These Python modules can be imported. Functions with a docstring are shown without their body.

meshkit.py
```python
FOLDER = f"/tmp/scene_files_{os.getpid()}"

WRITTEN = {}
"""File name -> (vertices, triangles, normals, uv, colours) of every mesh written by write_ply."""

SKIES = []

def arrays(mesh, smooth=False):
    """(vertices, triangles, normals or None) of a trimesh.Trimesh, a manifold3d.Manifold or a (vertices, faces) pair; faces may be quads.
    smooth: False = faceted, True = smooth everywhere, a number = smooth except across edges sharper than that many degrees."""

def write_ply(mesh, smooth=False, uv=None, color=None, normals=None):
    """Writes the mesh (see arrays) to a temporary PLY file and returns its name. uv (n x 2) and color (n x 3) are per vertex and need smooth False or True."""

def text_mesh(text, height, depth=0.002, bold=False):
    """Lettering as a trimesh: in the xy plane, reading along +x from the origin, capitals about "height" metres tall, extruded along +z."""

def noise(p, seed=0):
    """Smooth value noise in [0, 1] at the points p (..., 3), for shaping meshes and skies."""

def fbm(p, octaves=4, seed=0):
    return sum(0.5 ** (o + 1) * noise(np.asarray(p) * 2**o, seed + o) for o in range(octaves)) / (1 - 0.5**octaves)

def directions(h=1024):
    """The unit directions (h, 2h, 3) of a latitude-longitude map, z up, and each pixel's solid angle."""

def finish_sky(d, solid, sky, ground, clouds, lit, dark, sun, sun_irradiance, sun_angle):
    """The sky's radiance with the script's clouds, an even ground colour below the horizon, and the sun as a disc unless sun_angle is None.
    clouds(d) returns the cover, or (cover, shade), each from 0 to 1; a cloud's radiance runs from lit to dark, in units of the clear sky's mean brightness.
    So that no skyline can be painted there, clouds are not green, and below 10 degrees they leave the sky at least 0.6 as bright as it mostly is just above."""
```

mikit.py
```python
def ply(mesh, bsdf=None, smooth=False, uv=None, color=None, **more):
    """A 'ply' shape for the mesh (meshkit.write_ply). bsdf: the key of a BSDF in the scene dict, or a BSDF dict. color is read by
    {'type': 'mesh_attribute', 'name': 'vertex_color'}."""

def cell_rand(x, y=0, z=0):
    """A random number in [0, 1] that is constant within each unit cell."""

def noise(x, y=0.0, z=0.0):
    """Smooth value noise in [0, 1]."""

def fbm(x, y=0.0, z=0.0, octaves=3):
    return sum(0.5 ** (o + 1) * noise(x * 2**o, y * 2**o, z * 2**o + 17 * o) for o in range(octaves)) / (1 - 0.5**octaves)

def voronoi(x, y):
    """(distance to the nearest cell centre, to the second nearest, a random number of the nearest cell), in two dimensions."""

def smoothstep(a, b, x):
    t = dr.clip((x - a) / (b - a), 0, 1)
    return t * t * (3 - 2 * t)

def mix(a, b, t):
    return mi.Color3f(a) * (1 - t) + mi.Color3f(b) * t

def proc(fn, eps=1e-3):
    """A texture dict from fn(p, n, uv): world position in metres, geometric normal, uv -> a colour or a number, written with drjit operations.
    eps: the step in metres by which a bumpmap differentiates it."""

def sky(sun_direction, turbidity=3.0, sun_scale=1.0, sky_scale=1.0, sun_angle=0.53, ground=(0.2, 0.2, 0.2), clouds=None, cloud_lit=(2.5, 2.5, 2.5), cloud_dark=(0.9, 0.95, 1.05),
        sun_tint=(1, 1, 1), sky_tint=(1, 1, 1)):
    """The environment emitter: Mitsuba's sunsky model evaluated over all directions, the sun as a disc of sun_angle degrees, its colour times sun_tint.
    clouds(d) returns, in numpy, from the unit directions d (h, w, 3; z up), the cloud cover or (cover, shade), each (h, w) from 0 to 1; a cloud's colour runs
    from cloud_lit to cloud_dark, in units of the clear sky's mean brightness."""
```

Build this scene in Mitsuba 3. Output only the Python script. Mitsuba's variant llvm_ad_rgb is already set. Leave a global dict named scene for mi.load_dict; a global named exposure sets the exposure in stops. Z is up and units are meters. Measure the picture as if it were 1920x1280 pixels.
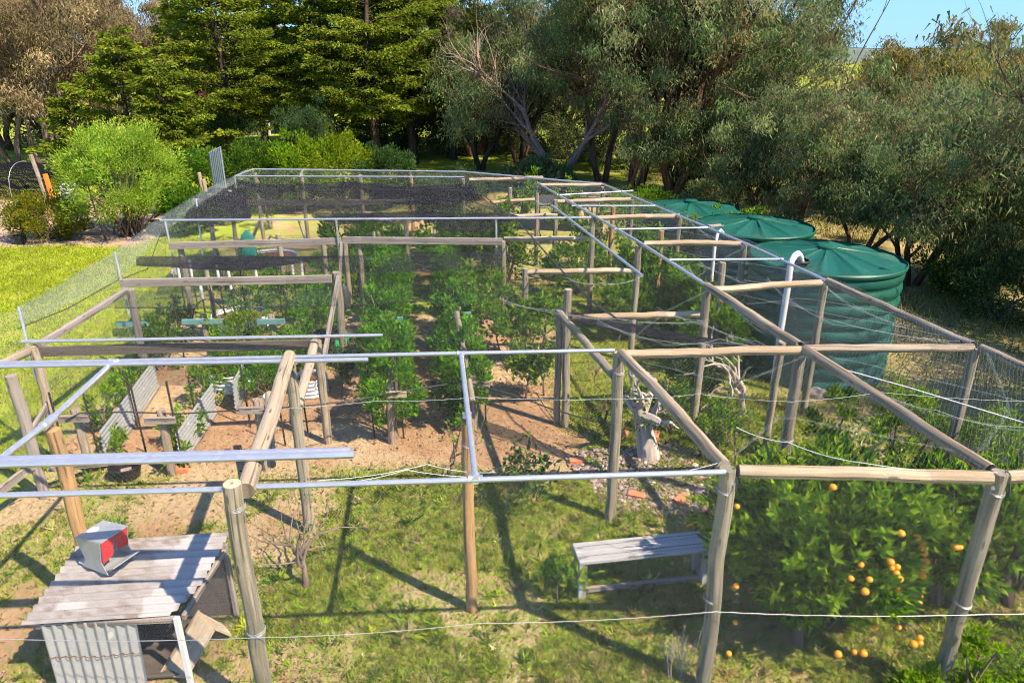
import math, random
import numpy as np, trimesh
import drjit as dr
import mitsuba as mi
import mikit
from mikit import proc, noise, fbm, voronoi, smoothstep, mix

T = mi.ScalarTransform4f
scene, labels = {}, {}

# ------------------------------------------------------------------ camera, daylight, exposure
CAM_H, PITCH = 5.6, math.radians(21.395)
scene['camera'] = {'type': 'perspective', 'fov': 71.24, 'fov_axis': 'x', 'near_clip': 0.05, 'far_clip': 9000.0,
                   'to_world': T().look_at(origin=[0, 0, CAM_H], target=[0, math.cos(PITCH), CAM_H - math.sin(PITCH)], up=[0, 0, 1])}
SUN = (1.69, -1.12, 2.40)
scene['sky'] = mikit.sky(SUN, turbidity=2.6, sky_tint=(0.66, 0.87, 1.18), ground=(0.16, 0.17, 0.09))
exposure = 2.6

# ------------------------------------------------------------------ helpers
def rng(seed): return np.random.default_rng(seed)

class MB:
    """collects vertices, triangles, uv and colours of one mesh"""
    def __init__(s): s.v, s.f, s.u, s.c, s.n = [], [], [], [], 0
    def add(s, v, f, u=None, c=None):
        v = np.asarray(v, float); f = np.asarray(f, int)
        s.v.append(v); s.f.append(f + s.n); s.n += len(v)
        s.u.append(np.zeros((len(v), 2)) if u is None else np.asarray(u, float))
        s.c.append(np.ones((len(v), 3)) if c is None else np.broadcast_to(np.asarray(c, float), (len(v), 3)))
        return s
    def get(s): return np.vstack(s.v), np.vstack(s.f), np.vstack(s.u), np.vstack(s.c)

def numbered(name):
    if name not in used: used.add(name); return name
    k = 1
    while f'{name}_{k:03d}' in used: k += 1
    used.add(f'{name}_{k:03d}')
    return f'{name}_{k:03d}'
used = set()

def put(name, mesh, bsdf, parent=None, label=None, cat=None, group=None, kind=None, smooth=False, color=False):
    key = numbered(f'{parent}__{name}' if parent else name)
    if isinstance(mesh, MB):
        v, f, u, c = mesh.get()
        kw = {'uv': u} if smooth in (True, False) else {}
        if color: kw['color'] = c
        scene[key] = mikit.ply((v, f), bsdf, smooth=smooth, **kw)
    else:
        scene[key] = mikit.ply(mesh, bsdf, smooth=smooth)
    tag(key, label, cat, group, kind)
    return key

def tag(key, label=None, cat=None, group=None, kind=None):
    d = {k: v for k, v in (('label', label), ('category', cat), ('group', group), ('kind', kind)) if v}
    if d: labels[key] = d

def thing(name, label, cat, group=None):
    key = numbered(name); tag(key, label, cat, group); return key

def tube_into(mb, pts, rad, n=8, col=None, caps=True):
    p = np.asarray(pts, float); r = np.broadcast_to(np.asarray(rad, float), (len(p),))
    t = np.gradient(p, axis=0); t /= np.linalg.norm(t, axis=1, keepdims=True) + 1e-12
    a = np.array([0, 0, 1.0]) if abs(t[0, 2]) < 0.9 else np.array([1.0, 0, 0])
    u = np.cross(t, a); u /= np.linalg.norm(u, axis=1, keepdims=True) + 1e-12
    w = np.cross(t, u)
    th = np.arange(n + 1) * 2 * np.pi / n
    ring = p[:, None] + r[:, None, None] * (np.cos(th)[None, :, None] * u[:, None] + np.sin(th)[None, :, None] * w[:, None])
    L = np.concatenate([[0], np.cumsum(np.linalg.norm(np.diff(p, axis=0), axis=1))])
    uv = np.stack(np.broadcast_arrays(th[None] * r.mean(), L[:, None]), -1).reshape(-1, 2)
    m = len(p); i, j = np.meshgrid(np.arange(m - 1), np.arange(n), indexing='ij')
    q = (i * (n + 1) + j).ravel()
    f = np.vstack([np.stack([q, q + n + 1, q + 1], 1), np.stack([q + 1, q + n + 1, q + n + 2], 1)])
    mb.add(ring.reshape(-1, 3), f, uv, col)
    if caps:
        for e, flip in ((0, True), (m - 1, False)):
            v = np.vstack([ring[e, :n], p[e:e + 1]]); k = np.arange(n)
            ff = np.stack([k, (k + 1) % n, np.full(n, n)], 1)
            mb.add(v, ff[:, ::-1] if not flip else ff, np.stack([v[:, 0], v[:, 1]], 1) * 0.4, col)
    return mb

def tube(pts, rad, n=8, **k): return tube_into(MB(), pts, rad, n, **k)

def box_into(mb, c, size, rotz=0.0, tilt=None, ch=0.004):
    """chamfered box: centre, full sizes; tilt = 3x3 matrix applied before rotz"""
    s = np.asarray(size, float) / 2; ch = min(ch, s.min() * 0.45)
    V = []
    for sx in (-1, 1):
        for sy in (-1, 1):
            for sz in (-1, 1):
                g = np.array([sx, sy, sz])
                for k in range(3):
                    d = s - ch; d[k] = s[k]; V.append(g * d)
    h = trimesh.convex.convex_hull(np.array(V))
    v = np.array(h.vertices); f = np.array(h.faces)
    v = v[f].reshape(-1, 3); f = np.arange(len(v)).reshape(-1, 3)
    la = int(np.argmax(s)); ob = [k for k in range(3) if k != la]
    uv = np.stack([v[:, ob[0]] + v[:, ob[1]] * 1.3, v[:, la]], 1)
    if tilt is not None: v = v @ np.asarray(tilt).T
    cz, sz = math.cos(rotz), math.sin(rotz)
    v = v @ np.array([[cz, -sz, 0], [sz, cz, 0], [0, 0, 1]]).T + np.asarray(c, float)
    mb.add(v, f, uv); return mb

def box(c, size, rotz=0.0, tilt=None, ch=0.004): return box_into(MB(), c, size, rotz, tilt, ch)

def frame(a, b, up=(0, 0, 1)):
    a, b = np.asarray(a, float), np.asarray(b, float)
    y = (b - a) / np.linalg.norm(b - a); x = np.cross(y, up)
    if np.linalg.norm(x) < 1e-6: x = np.array([1.0, 0, 0])
    x /= np.linalg.norm(x); z = np.cross(x, y)
    return np.stack([x, y, z], 1), np.linalg.norm(b - a)

def plank(a, b, w, h, up=(0, 0, 1), ch=0.005):
    """board from a to b: w across, h along 'up'"""
    R, L = frame(a, b, up)
    return box((np.asarray(a, float) + b) / 2, (w, L, h), 0, R, ch)

def log(a, b, r, seed=0, n=14, taper=0.0, bend=0.012):
    g = rng(seed); a, b = np.asarray(a, float), np.asarray(b, float); m = 12
    t = np.linspace(0, 1, m)[:, None]
    off = np.cumsum(g.normal(0, 1, (m, 3)), 0); off -= off[0] + (off[-1] - off[0]) * t
    p = a + (b - a) * t + off * bend * 0.5
    rad = r * (1 - taper * t[:, 0]) * (1 + g.normal(0, 0.012, m))
    e = (b - a) / np.linalg.norm(b - a) * 0.006       # eased ends
    p = np.vstack([p[0] - e * 0.2, p[0] + e, p[1:-1], p[-1] - e, p[-1] + e * 0.2])
    rad = np.concatenate([[rad[0] * 0.93, rad[0]], rad[1:-1], [rad[-1], rad[-1] * 0.93]])
    return tube(p, rad, n)

def lathe(profile, n=48, c=(0, 0, 0)):
    pr = np.asarray(profile, float); th = np.arange(n + 1) * 2 * np.pi / n
    v = np.stack([pr[:, :1] * np.cos(th), pr[:, :1] * np.sin(th), np.broadcast_to(pr[:, 1:], (len(pr), n + 1))], -1)
    m = len(pr); i, j = np.meshgrid(np.arange(m - 1), np.arange(n), indexing='ij'); q = (i * (n + 1) + j).ravel()
    f = np.vstack([np.stack([q, q + 1, q + n + 1], 1), np.stack([q + 1, q + n + 2, q + n + 1], 1)])
    L = np.concatenate([[0], np.cumsum(np.linalg.norm(np.diff(pr, axis=0), axis=1))])
    uv = np.stack(np.broadcast_arrays(th[None] * pr[:, 0].max(), L[:, None]), -1).reshape(-1, 2)
    return MB().add(v.reshape(-1, 3) + np.asarray(c, float), f, uv)

def grid_mesh(P, uv=None):
    """P (m, n, 3) -> MB"""
    m, n = P.shape[:2]; i, j = np.meshgrid(np.arange(m - 1), np.arange(n - 1), indexing='ij'); q = (i * n + j).ravel()
    f = np.vstack([np.stack([q, q + n, q + 1], 1), np.stack([q + 1, q + n, q + n + 1], 1)])
    mb = MB().add(P.reshape(-1, 3), f, uv if uv is None else np.asarray(uv).reshape(-1, 2))
    mb.grid, mb.metric = P, uv; return mb

def threads(mb, pitch, width, seg=0.2):
    """weaves the surface mb (made by grid_mesh of a sheet) into a diamond net of flat threads: two families of diagonals"""
    P, UV = mb.grid, mb.metric; L1, L0 = UV[0, -1, 0], UV[-1, 0, 1]
    axu, axv = UV[:, 0, 1], UV[0, :, 0]; dense = P
    N = np.cross(np.gradient(P, axis=0), np.gradient(P, axis=1)); N /= np.linalg.norm(N, axis=2, keepdims=True) + 1e-9
    out = MB()
    for sgn in (1, -1):
        c = np.arange(pitch * 0.5, (L0 + L1), pitch * math.sqrt(2)) - (0 if sgn > 0 else L0)     # a + b = c, or a - b = c
        if sgn > 0: a0, a1 = np.maximum(0, c - L0), np.minimum(L1, c)
        else: a0, a1 = np.maximum(0, c), np.minimum(L1, c + L0)
        ok = a1 - a0 > pitch; c, a0, a1 = c[ok], a0[ok], a1[ok]
        cnt = np.maximum(2, np.ceil((a1 - a0) * math.sqrt(2) / seg).astype(int) + 1)
        for m in np.unique(cnt):
            w = cnt == m; t_ = np.linspace(0, 1, m)[None]; a = a0[w][:, None] + (a1[w] - a0[w])[:, None] * t_
            b = (c[w][:, None] - a) if sgn > 0 else (a - c[w][:, None])
            fi = np.interp(b, axu, np.arange(len(axu))); fj = np.interp(a, axv, np.arange(len(axv)))
            i0 = np.clip(fi.astype(int), 0, len(axu) - 2); j0 = np.clip(fj.astype(int), 0, len(axv) - 2); x, y = (fi - i0)[..., None], (fj - j0)[..., None]
            Q = P[i0, j0] * (1 - x) * (1 - y) + P[i0 + 1, j0] * x * (1 - y) + P[i0, j0 + 1] * (1 - x) * y + P[i0 + 1, j0 + 1] * x * y
            n_ = N[i0, j0]; d = np.gradient(Q, axis=1); s_ = np.cross(n_, d); s_ /= np.linalg.norm(s_, axis=2, keepdims=True) + 1e-12
            V = np.stack([Q - s_ * width / 2, Q + s_ * width / 2], 2).reshape(-1, 3)
            k = (np.arange(w.sum())[:, None] * m + np.arange(m - 1)).ravel() * 2
            out.add(V, np.vstack([np.stack([k, k + 2, k + 1], 1), np.stack([k + 1, k + 2, k + 3], 1)]))
    return out

def leaves_into(mb, C, D, L, W, cols, g, fold=0.25, tri=False):
    """kite-shaped leaves at C along D (unit), lengths L, widths W, one colour each"""
    n = len(C); D = D / (np.linalg.norm(D, axis=1, keepdims=True) + 1e-9)
    S = np.cross(D, g.normal(0, 1, (n, 3))); S /= np.linalg.norm(S, axis=1, keepdims=True) + 1e-9
    N = np.cross(S, D); L = np.broadcast_to(L, (n,))[:, None]; W = np.broadcast_to(W, (n,))[:, None]
    if tri:
        v = np.stack([C - S * W / 2, C + S * W / 2, C + D * L], 1).reshape(-1, 3); k = 3
        f = np.arange(n * 3).reshape(-1, 3)
    else:
        mid = C + D * L * 0.45
        v = np.stack([C, mid + S * W / 2 + N * W * fold, C + D * L, mid - S * W / 2 + N * W * fold], 1).reshape(-1, 3); k = 4
        b = np.arange(n)[:, None] * 4; f = np.vstack([b + [0, 1, 2], b + [0, 2, 3]])
    mb.add(v, f, None, np.repeat(cols, k, 0)); return mb

def palette(g, n, cols, jit=0.18):
    cols = np.asarray(cols, float); k = g.integers(0, len(cols), n)
    return np.clip(cols[k] * np.exp(g.normal(0, jit, (n, 1))) * np.exp(g.normal(0, jit * 0.3, (n, 3))), 0.003, 0.9)

def unit(g, n):
    v = g.normal(0, 1, (n, 3)); return v / np.linalg.norm(v, axis=1, keepdims=True)

# the same value noise as mikit.noise, in numpy (where grass grows and what colour the soil is must agree)
def np_cell(x, y, z):
    x, y, z = ((np.asarray(v).astype(np.int64) + 1000000).astype(np.uint32) for v in (x, y, z))
    with np.errstate(over='ignore'):
        h = x * np.uint32(374761393) + y * np.uint32(668265263) + z * np.uint32(2147483647)
        h = (h ^ (h >> np.uint32(13))) * np.uint32(1274126177)
        return ((h ^ (h >> np.uint32(16))) & np.uint32(0xFFFFFF)) / 16777215.0
def np_noise(x, y, z=0.0):
    x, y = np.asarray(x, float), np.asarray(y, float); z = np.full_like(x, z)
    i, j = np.floor(x), np.floor(y); k = np.floor(z)
    a, b = x - i, y - j; a = a * a * (3 - 2 * a); b = b * b * (3 - 2 * b)
    e = lambda q: np_cell(i, j + q, k) * (1 - a) + np_cell(i + 1, j + q, k) * a
    return e(0) * (1 - b) + e(1) * b
def np_fbm(x, y, z=0.0, octaves=3):
    return sum(0.5 ** (o + 1) * np_noise(x * 2**o, y * 2**o, z * 2**o + 17 * o) for o in range(octaves)) / (1 - 0.5**octaves)
def np_step(a, b, x):
    t = np.clip((x - a) / (b - a), 0, 1); return t * t * (3 - 2 * t)

# ------------------------------------------------------------------ materials
def rgb(c): return {'type': 'rgb', 'value': list(c)}
def mat(key, fn_or_rgb, rough=0.8, spec=0.3, bump=None, bscale=1.0, **more):
    col = rgb(fn_or_rgb) if isinstance(fn_or_rgb, (tuple, list)) else proc(fn_or_rgb)
    b = {'type': 'principled', 'base_color': col, 'roughness': rough, 'specular': spec, **more}
    if bump is not None: b = {'type': 'bumpmap', 'arbitrary': proc(bump, eps=0.002), 'scale': bscale, 'bsdf': b}
    scene[key] = {'type': 'twosided', 'bsdf': b}

def wood(c1, c2, c3, fine=60.0):
    def fn(p, n, uv):
        s = p.x * 0.7 + p.y * 0.31
        g1 = fbm(uv.x * fine, uv.y * 2.2, dr.floor(s * 0.8), 3)
        g2 = fbm(uv.x * 9.0, uv.y * 0.9 + 5.0, dr.floor(s), 2)
        crack = smoothstep(0.66, 0.76, fbm(uv.x * 46.0 + 3.0, uv.y * 0.9, 2.0, 3))
        k1, k2, _ = voronoi(uv.x * 7.0, uv.y * 1.6); knot = smoothstep(0.10, 0.05, k1)
        c = mix(c1, c2, smoothstep(0.3, 0.7, g1 * 0.55 + g2 * 0.45))
        stain = smoothstep(0.52, 0.72, fbm(p.x * 3.1, p.y * 3.1, p.z * 4.0, 3))
        return mix(mix(c, c3, stain * 0.6), mi.Color3f(0.05, 0.04, 0.03), dr.maximum(crack * 0.65, knot * 0.7))
    return fn
def wood_bump(p, n, uv): return 0.0015 * fbm(uv.x * 60.0, uv.y * 2.0, 0.0, 2) + 0.003 * fbm(uv.x * 14.0, uv.y * 1.2, 3.0, 2)
mat('m_log', wood((0.40, 0.33, 0.245), (0.22, 0.175, 0.125), (0.22, 0.21, 0.17)), 0.85, 0.2, wood_bump)
mat('m_log_pale', wood((0.56, 0.45, 0.31), (0.36, 0.27, 0.17), (0.34, 0.29, 0.21)), 0.8, 0.2, wood_bump)
mat('m_log_green', wood((0.34, 0.30, 0.225), (0.17, 0.15, 0.115), (0.16, 0.17, 0.11)), 0.88, 0.2, wood_bump)
mat('m_log_orange', wood((0.46, 0.28, 0.125), (0.29, 0.165, 0.075), (0.27, 0.21, 0.13)), 0.8, 0.25, wood_bump)
mat('m_board', wood((0.34, 0.30, 0.27), (0.22, 0.19, 0.17), (0.27, 0.24, 0.20)), 0.85, 0.2, wood_bump)
mat('m_board_dark', wood((0.13, 0.11, 0.10), (0.08, 0.07, 0.06), (0.10, 0.09, 0.07)), 0.85, 0.2, wood_bump)
mat('m_board_bench', wood((0.44, 0.45, 0.46), (0.31, 0.32, 0.33), (0.36, 0.36, 0.35)), 0.8, 0.25, wood_bump)
mat('m_ply', wood((0.55, 0.45, 0.33), (0.44, 0.35, 0.25), (0.36, 0.29, 0.21), 20.0), 0.8, 0.25)
mat('m_endgrain', lambda p, n, uv: mix((0.62, 0.55, 0.40), (0.42, 0.34, 0.22), fbm(p.x * 60, p.y * 60, 0.0, 3)), 0.9, 0.1)
def galv(p, n, uv):
    k = voronoi(uv.x * 40.0, uv.y * 22.0)[2]
    s = fbm(p.x * 6, p.y * 6, p.z * 6, 3)
    return mix((0.58, 0.61, 0.66), (0.78, 0.80, 0.83), k * 0.5 + s * 0.5)
mat('m_steel', galv, 0.30, 0.5, metallic=0.7)
def iron(p, n, uv):
    s = fbm(p.x * 5, p.y * 5, p.z * 5, 4); k = voronoi(p.x * 30 + p.z * 19, p.y * 30 + p.z * 11)[2]
    c = mix((0.36, 0.39, 0.41), (0.52, 0.54, 0.55), s * 0.7 + k * 0.3)
    return mix(c, (0.62, 0.62, 0.60), smoothstep(0.70, 0.76, fbm(p.x * 11, p.y * 11, p.z * 6 + 9, 3)))
mat('m_iron', iron, 0.5, 0.5, metallic=0.45)
def old_roof(p, n, uv):
    a = fbm(p.x * 2.6, p.y * 5.0, 1.0, 4); b = fbm(p.x * 14, p.y * 40, 4.0, 3)
    c = mix((0.37, 0.355, 0.35), (0.26, 0.24, 0.23), b)
    c = mix(c, (0.20, 0.15, 0.12), smoothstep(0.52, 0.74, a * 0.7 + b * 0.3) * 0.75)
    return mix(c, (0.42, 0.41, 0.41), smoothstep(0.6, 0.72, fbm(p.x * 3.4 + 7, p.y * 3.4, 2.0, 3)))
mat('m_old_roof', old_roof, 0.65, 0.35, metallic=0.15)
mat('m_black', (0.02, 0.02, 0.022), 0.5, 0.4)
mat('m_stake', (0.035, 0.028, 0.025), 0.7, 0.3)
mat('m_rust', lambda p, n, uv: mix((0.10, 0.05, 0.03), (0.18, 0.09, 0.05), fbm(p.x * 30, p.y * 30, p.z * 30, 3)), 0.85, 0.2)
mat('m_hose', (0.03, 0.035, 0.04), 0.55, 0.4)
mat('m_pvc', (0.62, 0.64, 0.67), 0.35, 0.45)
mat('m_white', (0.62, 0.62, 0.61), 0.5, 0.4)
mat('m_guard', lambda p, n, uv: mix((0.55, 0.62, 0.66), (0.70, 0.74, 0.76), noise(p.x * 9, p.y * 9, p.z * 4)), 0.45, 0.4)
mat('m_red', (0.62, 0.035, 0.04), 0.5, 0.4)
mat('m_roof_red', lambda p, n, uv: mix((0.40, 0.05, 0.06), (0.30, 0.04, 0.05), noise(p.x * 3, p.y, p.z)), 0.5, 0.4)
mat('m_orange_paint', (0.80, 0.22, 0.03), 0.6, 0.3)
mat('m_blue', (0.03, 0.12, 0.38), 0.4, 0.4)
mat('m_teal', lambda p, n, uv: mix((0.10, 0.26, 0.26), (0.17, 0.33, 0.33), noise(p.x * 14, p.y * 14, p.z * 9)), 0.5, 0.4)
mat('m_green_plastic', (0.02, 0.42, 0.12), 0.5, 0.35)
mat('m_green_sack', lambda p, n, uv: mix((0.01, 0.13, 0.11), (0.02, 0.20, 0.16), noise(p.x * 20, p.y * 20, p.z * 8)), 0.7, 0.3)
mat('m_bin', (0.045, 0.05, 0.055), 0.55, 0.35)
def brick(p, n, uv):
    return mix(mix((0.52, 0.17, 0.08), (0.62, 0.25, 0.13), noise(p.x * 9, p.y * 9, p.z * 9)), (0.30, 0.12, 0.08), smoothstep(0.6, 0.75, fbm(p.x * 50, p.y * 50, p.z * 50, 3)))
mat('m_brick', brick, 0.9, 0.15)
mat('m_stone', lambda p, n, uv: mix((0.40, 0.33, 0.29), (0.24, 0.20, 0.18), fbm(p.x * 18, p.y * 18, p.z * 18, 3)), 0.9, 0.15)
mat('m_orange', lambda p, n, uv: mix((0.80, 0.27, 0.01), (0.88, 0.38, 0.02), noise(p.x * 25, p.y * 25, p.z * 25)), 0.42, 0.45)
def tank(p, n, uv):
    s = fbm(p.x * 3, p.y * 3, p.z * 2, 3); d = smoothstep(0.58, 0.75, fbm(p.x * 1.7 + 3, p.y * 1.7, p.z * 0.6, 4))
    return mix(mix(mix((0.006, 0.075, 0.052), (0.010, 0.105, 0.073), s), (0.055, 0.13, 0.095), d * 0.55), (0.10, 0.085, 0.06), smoothstep(0.70, 0.80, fbm(p.x * 21, p.y * 21, p.z * 9, 4)) * 0.7)
mat('m_tank', tank, 0.42, 0.45)
def bark(c1, c2):
    def fn(p, n, uv):
        g1 = fbm(uv.x * 26, uv.y * 2.4, 1.0, 3)
        return mix(c1, c2, smoothstep(0.35, 0.65, g1 * 0.6 + fbm(p.x * 2, p.y * 2, p.z * 1.3, 2) * 0.4))
    return fn
mat('m_bark_grey', bark((0.30, 0.22, 0.17), (0.13, 0.095, 0.075)), 0.92, 0.1)
mat('m_bark_brown', bark((0.22, 0.12, 0.075), (0.08, 0.05, 0.035)), 0.92, 0.1)
mat('m_bark_dark', bark((0.11, 0.08, 0.06), (0.045, 0.033, 0.027)), 0.92, 0.1)
mat('m_bark_pale', bark((0.55, 0.49, 0.44), (0.33, 0.28, 0.25)), 0.85, 0.15)
mat('m_bark_pink', bark((0.44, 0.31, 0.27), (0.28, 0.19, 0.16)), 0.9, 0.1)
mat('m_bark_fruit', bark((0.24, 0.18, 0.145), (0.12, 0.09, 0.075)), 0.9, 0.15)
def leafmat(key, rough, trans, spec=0.3):
    scene[key] = {'type': 'principledthin', 'base_color': {'type': 'mesh_attribute', 'name': 'vertex_color'}, 'roughness': rough, 'diff_trans': trans, 'eta': 1.35 if spec < 0.4 else 1.45}
leafmat('m_leaf', 0.55, 1.1)
leafmat('m_leaf_gloss', 0.36, 0.95, 0.5)
leafmat('m_leaf_dull', 0.65, 0.9)
leafmat('m_grass', 0.65, 0.8)

def threadmat(key, col, trans=0.5): scene[key] = {'type': 'principledthin', 'base_color': rgb(col), 'roughness': 0.6, 'diff_trans': trans, 'eta': 1.35}
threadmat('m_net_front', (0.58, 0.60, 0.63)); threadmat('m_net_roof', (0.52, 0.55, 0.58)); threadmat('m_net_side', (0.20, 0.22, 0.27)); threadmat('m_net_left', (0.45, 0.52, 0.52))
threadmat('m_shade', (0.022, 0.04, 0.042)); threadmat('m_shade_black', (0.016, 0.018, 0.024), 0.3); threadmat('m_shade_light', (0.025, 0.045, 0.045)); threadmat('m_flap', (0.42, 0.50, 0.52))
mat('m_cord', (0.58, 0.63, 0.66), 0.6, 0.3)
mat('m_cord_dark', (0.03, 0.035, 0.035), 0.7, 0.2)
mat('m_wire', (0.50, 0.51, 0.52), 0.45, 0.5, metallic=0.5)

# ------------------------------------------------------------------ the ground
def green_of(x, y, fb, st):
    """share of living turf on the ground at x, y (fb, st: the noise and step functions of numpy or drjit)"""
    wx = x + 0.9 * (fb(x * 0.55, y * 0.55, 3.0, 3) - 0.5); wy = y + 0.9 * (fb(x * 0.55, y * 0.55, 8.0, 3) - 0.5)
    patch = fb(x * 1.1, y * 1.1, 5.0, 4)
    front = 1 - st(8.5, 9.6, wy + 0.25 * wx * (1 - st(-0.5, 1.5, wx)) * 0.4 + 0.10 * abs_(wx))     # turf in the front bays
    leftdry = 1 - st(-1.7, -3.2, wx) * 0.58
    right = st(0.3, 1.6, wx) * 0.92                                                                # turf between the fruit trees on the right
    outside = st(-6.6, -7.4, wx + 0.12 * (wy - 8.0))                                               # lawn left of the cage
    back = st(15.2, 16.8, wy) * 0.85
    inside = mx(mx(front * leftdry, right), back)
    g = inside * (0.48 + 0.95 * st(0.34, 0.56, patch)) * (1 - outside) + outside * (0.80 + 0.35 * st(0.3, 0.55, patch))
    path = st(-10.5, -13.0, wx) * st(22.2, 23.4, wy) * (1 - st(31.5, 33.5, wy))                   # bare earth by the hen run
    g = g * (1 - path) * (1 - st(18.5, 20.5, wy) * st(-10.5, -9.0, wx) * (1 - st(33.0, 38.0, wy)) * 0.55)
    dry = st(6.2, 7.6, wx)                                                                         # leaf litter and dry grass below the gums
    return mn(g * (1 - dry * 0.75) + dry * 0.25 * st(0.5, 0.7, patch), 1.0)
mx, mn, abs_ = np.maximum, np.minimum, np.abs
def green_np(x, y): return np.clip(green_of(x, y, np_fbm, np_step), 0, 1)
def ground_color(p, n, uv):
    global mx, mn, abs_
    mx, mn, abs_ = dr.maximum, dr.minimum, dr.abs
    x, y = p.x, p.y
    g = dr.clip(green_of(x, y, fbm, smoothstep), 0, 1)
    mx, mn, abs_ = np.maximum, np.minimum, np.abs
    far = smoothstep(30.0, 46.0, y)
    fine = fbm(x * 23, y * 23, 1.0, 3); mid = fbm(x * 4.0, y * 4.0, 2.0, 3); big = fbm(x * 0.7, y * 0.7, 6.0, 3)
    soil = mix((0.29, 0.165, 0.090), (0.39, 0.265, 0.16), mid)
    soil = mix(soil, (0.24, 0.13, 0.075), smoothstep(0.55, 0.75, fine) * 0.7)
    straw = mix((0.46, 0.35, 0.22), (0.34, 0.245, 0.145), fine)
    soil = mix(soil, straw, smoothstep(0.42, 0.62, big))
    litter = mix((0.22, 0.16, 0.085), (0.42, 0.36, 0.15), fbm(x * 1.5, y * 1.5, 9.0, 4))
    soil = mix(soil, litter, smoothstep(5.8, 7.4, x))
    earth = mix((0.40, 0.29, 0.22), (0.33, 0.23, 0.17), mid)
    soil = mix(soil, earth, smoothstep(-9.5, -11.5, x))
    turf = mix((0.135, 0.20, 0.02), (0.25, 0.30, 0.04), fine * 0.6 + mid * 0.4)
    lawn = mix((0.19, 0.28, 0.015), (0.33, 0.38, 0.03), mid * 0.6 + fine * 0.4)
    turf = mix(turf, lawn, smoothstep(-6.8, -8.0, x))
    turf = mix(turf, (0.36, 0.27, 0.14), smoothstep(0.60, 0.78, fbm(x * 7, y * 7, 4.0, 3)) * 0.7)
    pasture = mix((0.20, 0.26, 0.025), (0.29, 0.33, 0.05), fbm(x * 0.2, y * 0.2, 2.0, 4))
    near = mix(soil, turf, smoothstep(0.22, 0.72, g * 0.75 + (fine - 0.5) * 0.7 + 0.12))
    return mix(near, pasture, far)
def ground_bump(p, n, uv): return 0.05 * fbm(p.x * 14, p.y * 14, 0.0, 3) + 0.03 * fbm(p.x * 45, p.y * 45, 2.0, 2)
mat('m_ground', ground_color, 0.95, 0.1, ground_bump, 0.6)
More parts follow.
